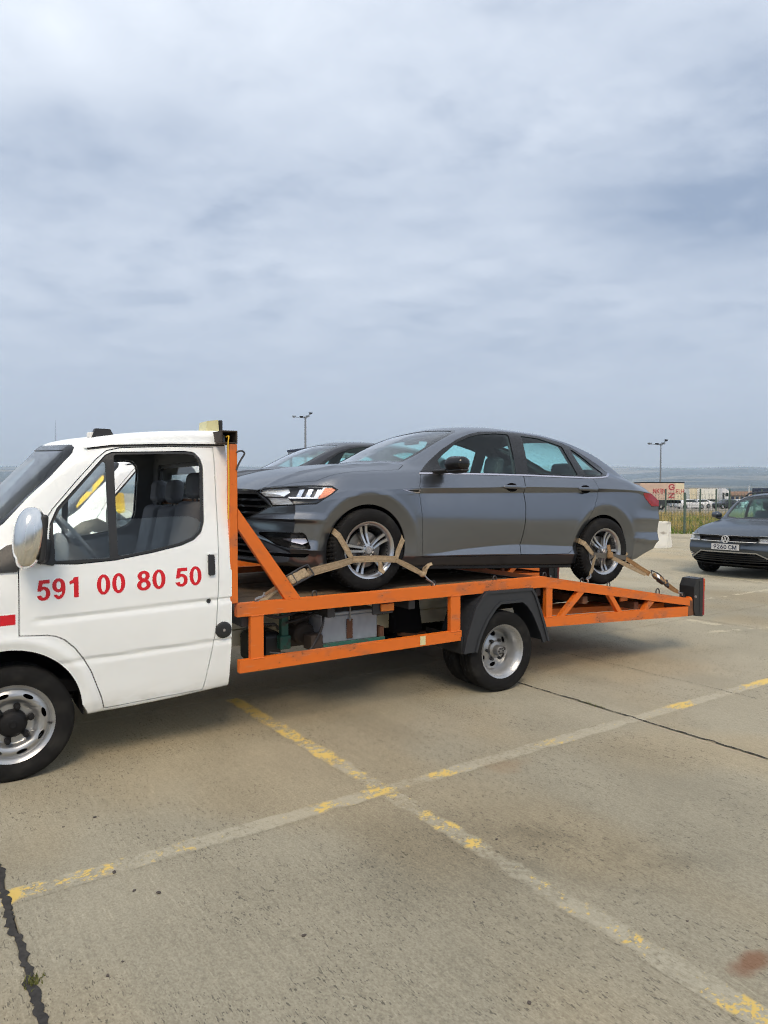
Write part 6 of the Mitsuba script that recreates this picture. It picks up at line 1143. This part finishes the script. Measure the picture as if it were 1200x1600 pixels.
for i in (0, 1):
    fl = (lambda x: x) if i == 0 else (lambda x: man(mirror_y(unman(x)))); fm = (lambda x: x) if i == 0 else mirror_y
    a = v.add('front_door', fl(skin ^ side(fd.buffer(-.005))), 'suv_paint', 32); v.add('handle', fm(rbox((1.30, -.93, .915), (1.50, -.90, .945), .012)), 'suv_paint', 40, parent=a); b = v.add('rear_door', fl(skin ^ side(rd.buffer(-.005))), 'suv_paint', 32); v.add('handle', fm(rbox((2.25, -.92, .945), (2.45, -.89, .975), .012)), 'suv_paint', 40, parent=b)
    v.add('window_frame', fl(B.shell(.002, -.014) ^ side(dlo.difference(panes))), 'gloss_black', 30); v.add('window', fm(sheet(B.mesh(-.006), side(panes.buffer(.005)))), 'car_glass', False)
    s = 1 if i == 0 else -1; hp = affinity.scale(hl, -1, 1, origin=(0, 0)) if i == 0 else hl
    k = v.add('headlight', B.shell(-.045, -.055) ^ frontp(hp.buffer(.02)), 'lamp_grey', 30); x0, z0, x1, z1 = hp.bounds
    v.add('projector', B.shell(-.012, -.05) ^ frontp(unary_union([Point((x0 + x1) / 2 + s * .03, (z0 + z1) / 2 + .005).buffer(.032), Point((x0 + x1) / 2 - s * .10, (z0 + z1) / 2 + .008).buffer(.03)])), 'bright_silver', 30, parent=k); v.add('light_strip', B.shell(-.008, -.04) ^ frontp(sbox(x0, z0 + .010, x1, z0 + .034).intersection(hp.buffer(-.006))), 'lamp_white', 30, parent=k); v.add('headlight_lens', sheet(B.mesh(-.002), frontp(hp)), 'lens', False, parent=k)
    fp = affinity.scale(fogp, -1, 1, origin=(0, 0)) if i == 0 else fogp; k = v.add('fog_light', B.shell(-.03, -.045) ^ frontp(fp.buffer(.01)), 'black_plastic', 30); v.add('fog_strip', B.shell(.001, -.03) ^ frontp(fp.intersection(sbox(-1, .40, 1, .432)).buffer(-.006)), 'chrome', 30, parent=k)
    v.add('roof_rail', fm(tube(bend([(1.15, -.60, 1.535), (1.3, -.605, 1.585), (2.0, -.60, 1.60), (2.9, -.585, 1.57), (3.2, -.58, 1.51)]), .017, 8)), 'dark_plastic', 40)
    sph = trimesh.creation.icosphere(2, 1).vertices; k = v.add('wing_mirror', fm(hull(np.vstack([sph * r + p for p, r in [((.72, -1.01, 1.13), (.08, .06, .075)), ((.74, -1.10, 1.13), (.06, .035, .06)), ((.74, -.95, 1.12), (.05, .02, .05))]]))), 'suv_paint', 40); v.add('mirror_base', fm(hull(np.vstack([sph * r + p for p, r in [((.72, -.97, 1.06), (.06, .06, .02)), ((.68, -.85, 1.06), (.05, .02, .03))]]))), 'black_plastic', 40, parent=k)
v.add('windshield', sheet(B.mesh(-.004), plan(wsg.buffer(.004), .9, 1.9)), 'car_glass', False); v.add('windshield_border', B.shell(.001, -.01) ^ plan(ws.difference(wsg), .9, 1.9), 'gloss_black', 30)
k = v.add('grille', (B.shell(-.06, -.068) ^ frontp(gr.buffer(.02))) + (B.shell(.001, -.06) ^ frontp(gr.buffer(.002).difference(gr.buffer(-.008)))), 'black_plastic', 30)
for z in (.722, .785): v.add('grille_bar', B.shell(.004, -.02) ^ frontp(sbox(-.8, z - .006, .8, z + .006).intersection(gr)), 'gloss_black', 30, parent=k)
for z in (.697, .814): v.add('chrome_bar', B.shell(.010, -.02) ^ frontp(sbox(-.9, z - .007, .9, z + .007).intersection(unary_union([gr.buffer(.006), hl, affinity.scale(hl, -1, 1, origin=(0, 0))]))), 'bright_silver', 30, parent=k)
e = emblem(.072, .014); e.apply_transform(trimesh.transformations.rotation_matrix(-math.pi / 2, [0, 0, 1])); ed = moved(lathe([(0, -.004), (.07, -.004), (.07, .02)], 32), rz=-math.pi / 2); v.add('emblem', moved(e, (-.945, 0, .738)), 'bright_silver', 30, parent=k); v.add('emblem_disc', moved(ed, (-.942, 0, .738)), 'gloss_black', 30, parent=k)
v.add('lower_intake', (B.shell(-.07, -.078) ^ frontp(intake.buffer(.02))) + (B.shell(-.01, -.05) ^ frontp(unary_union([sbox(-.9, z, .9, z + .014) for z in (.31, .35, .39, .43)]).intersection(intake))), 'black_plastic', 30)
ol = LineString([(-.80, .335), (-.52, .497), (.52, .497), (.80, .335)]).buffer(.011, cap_style=2); v.add('intake_trim', B.shell(.007, -.01) ^ frontp(ol), 'alloy', 30)
v.add('skid_plate', B.shell(.004, -.02) ^ frontp(sbox(-.62, .23, .62, .262)), 'dark_plastic', 30)
pk = v.add('number_plate', extx(plate, -.965, -.950), 'plate', False, label='white number plate reading 9260 CM'); tx = meshkit.text_mesh('9260 CM', .075, .002, True); q = tx.vertices.copy(); q[:, 0] = (q[:, 0] - q[:, 0].min()) / np.ptp(q[:, 0]); v.add('plate_text', tm(np.stack([-.966 - q[:, 2], .215 - .43 * q[:, 0], .558 + q[:, 1]], -1), tx.faces), 'navy', False, parent=pk)
wl = m3.Manifold()
for cx in (0, 2.79):
    r_ = cyl_y(cx, .35, .392, -.9, -.50) - cyl_y(cx, .35, .384, -1, -.51); wl = wl + r_ + man(mirror_y(unman(r_)))
v.add('wheel_well', wl ^ B.mesh(-.014), 'void', 30); v.add('lining', (B.shell(-.026, -.036) ^ plan(sbox(.3, -2, 4, 2), -1, 3)) - plan(ws, .9, 1.9) - Pd[0] - Pd[1] - wells, 'interior', 30); v.add('engine_bay', (B.shell(-.09, -.097) ^ plan(sbox(-.95, -2, .30, 2), 0, 2)) - wells, 'void', False)
v.add('underbody', cbox((-.6, -.65, .19), (3.4, .65, .27), .02), 'void', False)
st = seat_meshes(.52, .5, .62, 18)
for y in (-.38, .38): k = v.add('front_seat', moved(cat(st[:2]), (1.45, y, .52)), 'seat_cloth', 40); v.add('headrest', moved(cat(st[2:]), (1.45, y, .52)), 'seat_cloth', 40, parent=k)
v.add('dashboard', hull([(x, y, z) for y in (-.72, .72) for x, z in ((.45, .7), (.42, 1.03), (.80, 1.05), (.92, .96), (.92, .7))]), 'interior', 30); v.add('steering_wheel', steering_mesh((1.0, -.38, 1.0)), 'black_plastic', 40); v.add('interior_mirror', rbox((.86, -.12, 1.37), (.89, .12, 1.43), .012), 'black_plastic', 40)
ap = alloy_parts(.35, .235, .235, 20, 0)
for cx in (0, 2.79): put_wheel(v, ap, (cx, -.785, .35)); put_wheel(v, ap, (cx, .785, .35), True)
# ------------------------------------------------------------------ thin haze over the valley
scene['haze_air'] = {'type': 'homogeneous', 'albedo': {'type': 'rgb', 'value': [.78, .89, 1.0]}, 'sigma_t': {'type': 'rgb', 'value': [1.25e-4, 1.35e-4, 1.5e-4]}}
scene['haze'] = {'type': 'cube', 'to_world': T4().translate([0, 0, 190]).scale([13500, 13500, 235]), 'bsdf': {'type': 'null'}, 'interior': {'type': 'ref', 'id': 'haze_air'}}
labels['haze'] = {'label': 'blue haze over the valley', 'kind': 'stuff'}
scene['camera']['medium'] = {'type': 'ref', 'id': 'haze_air'}
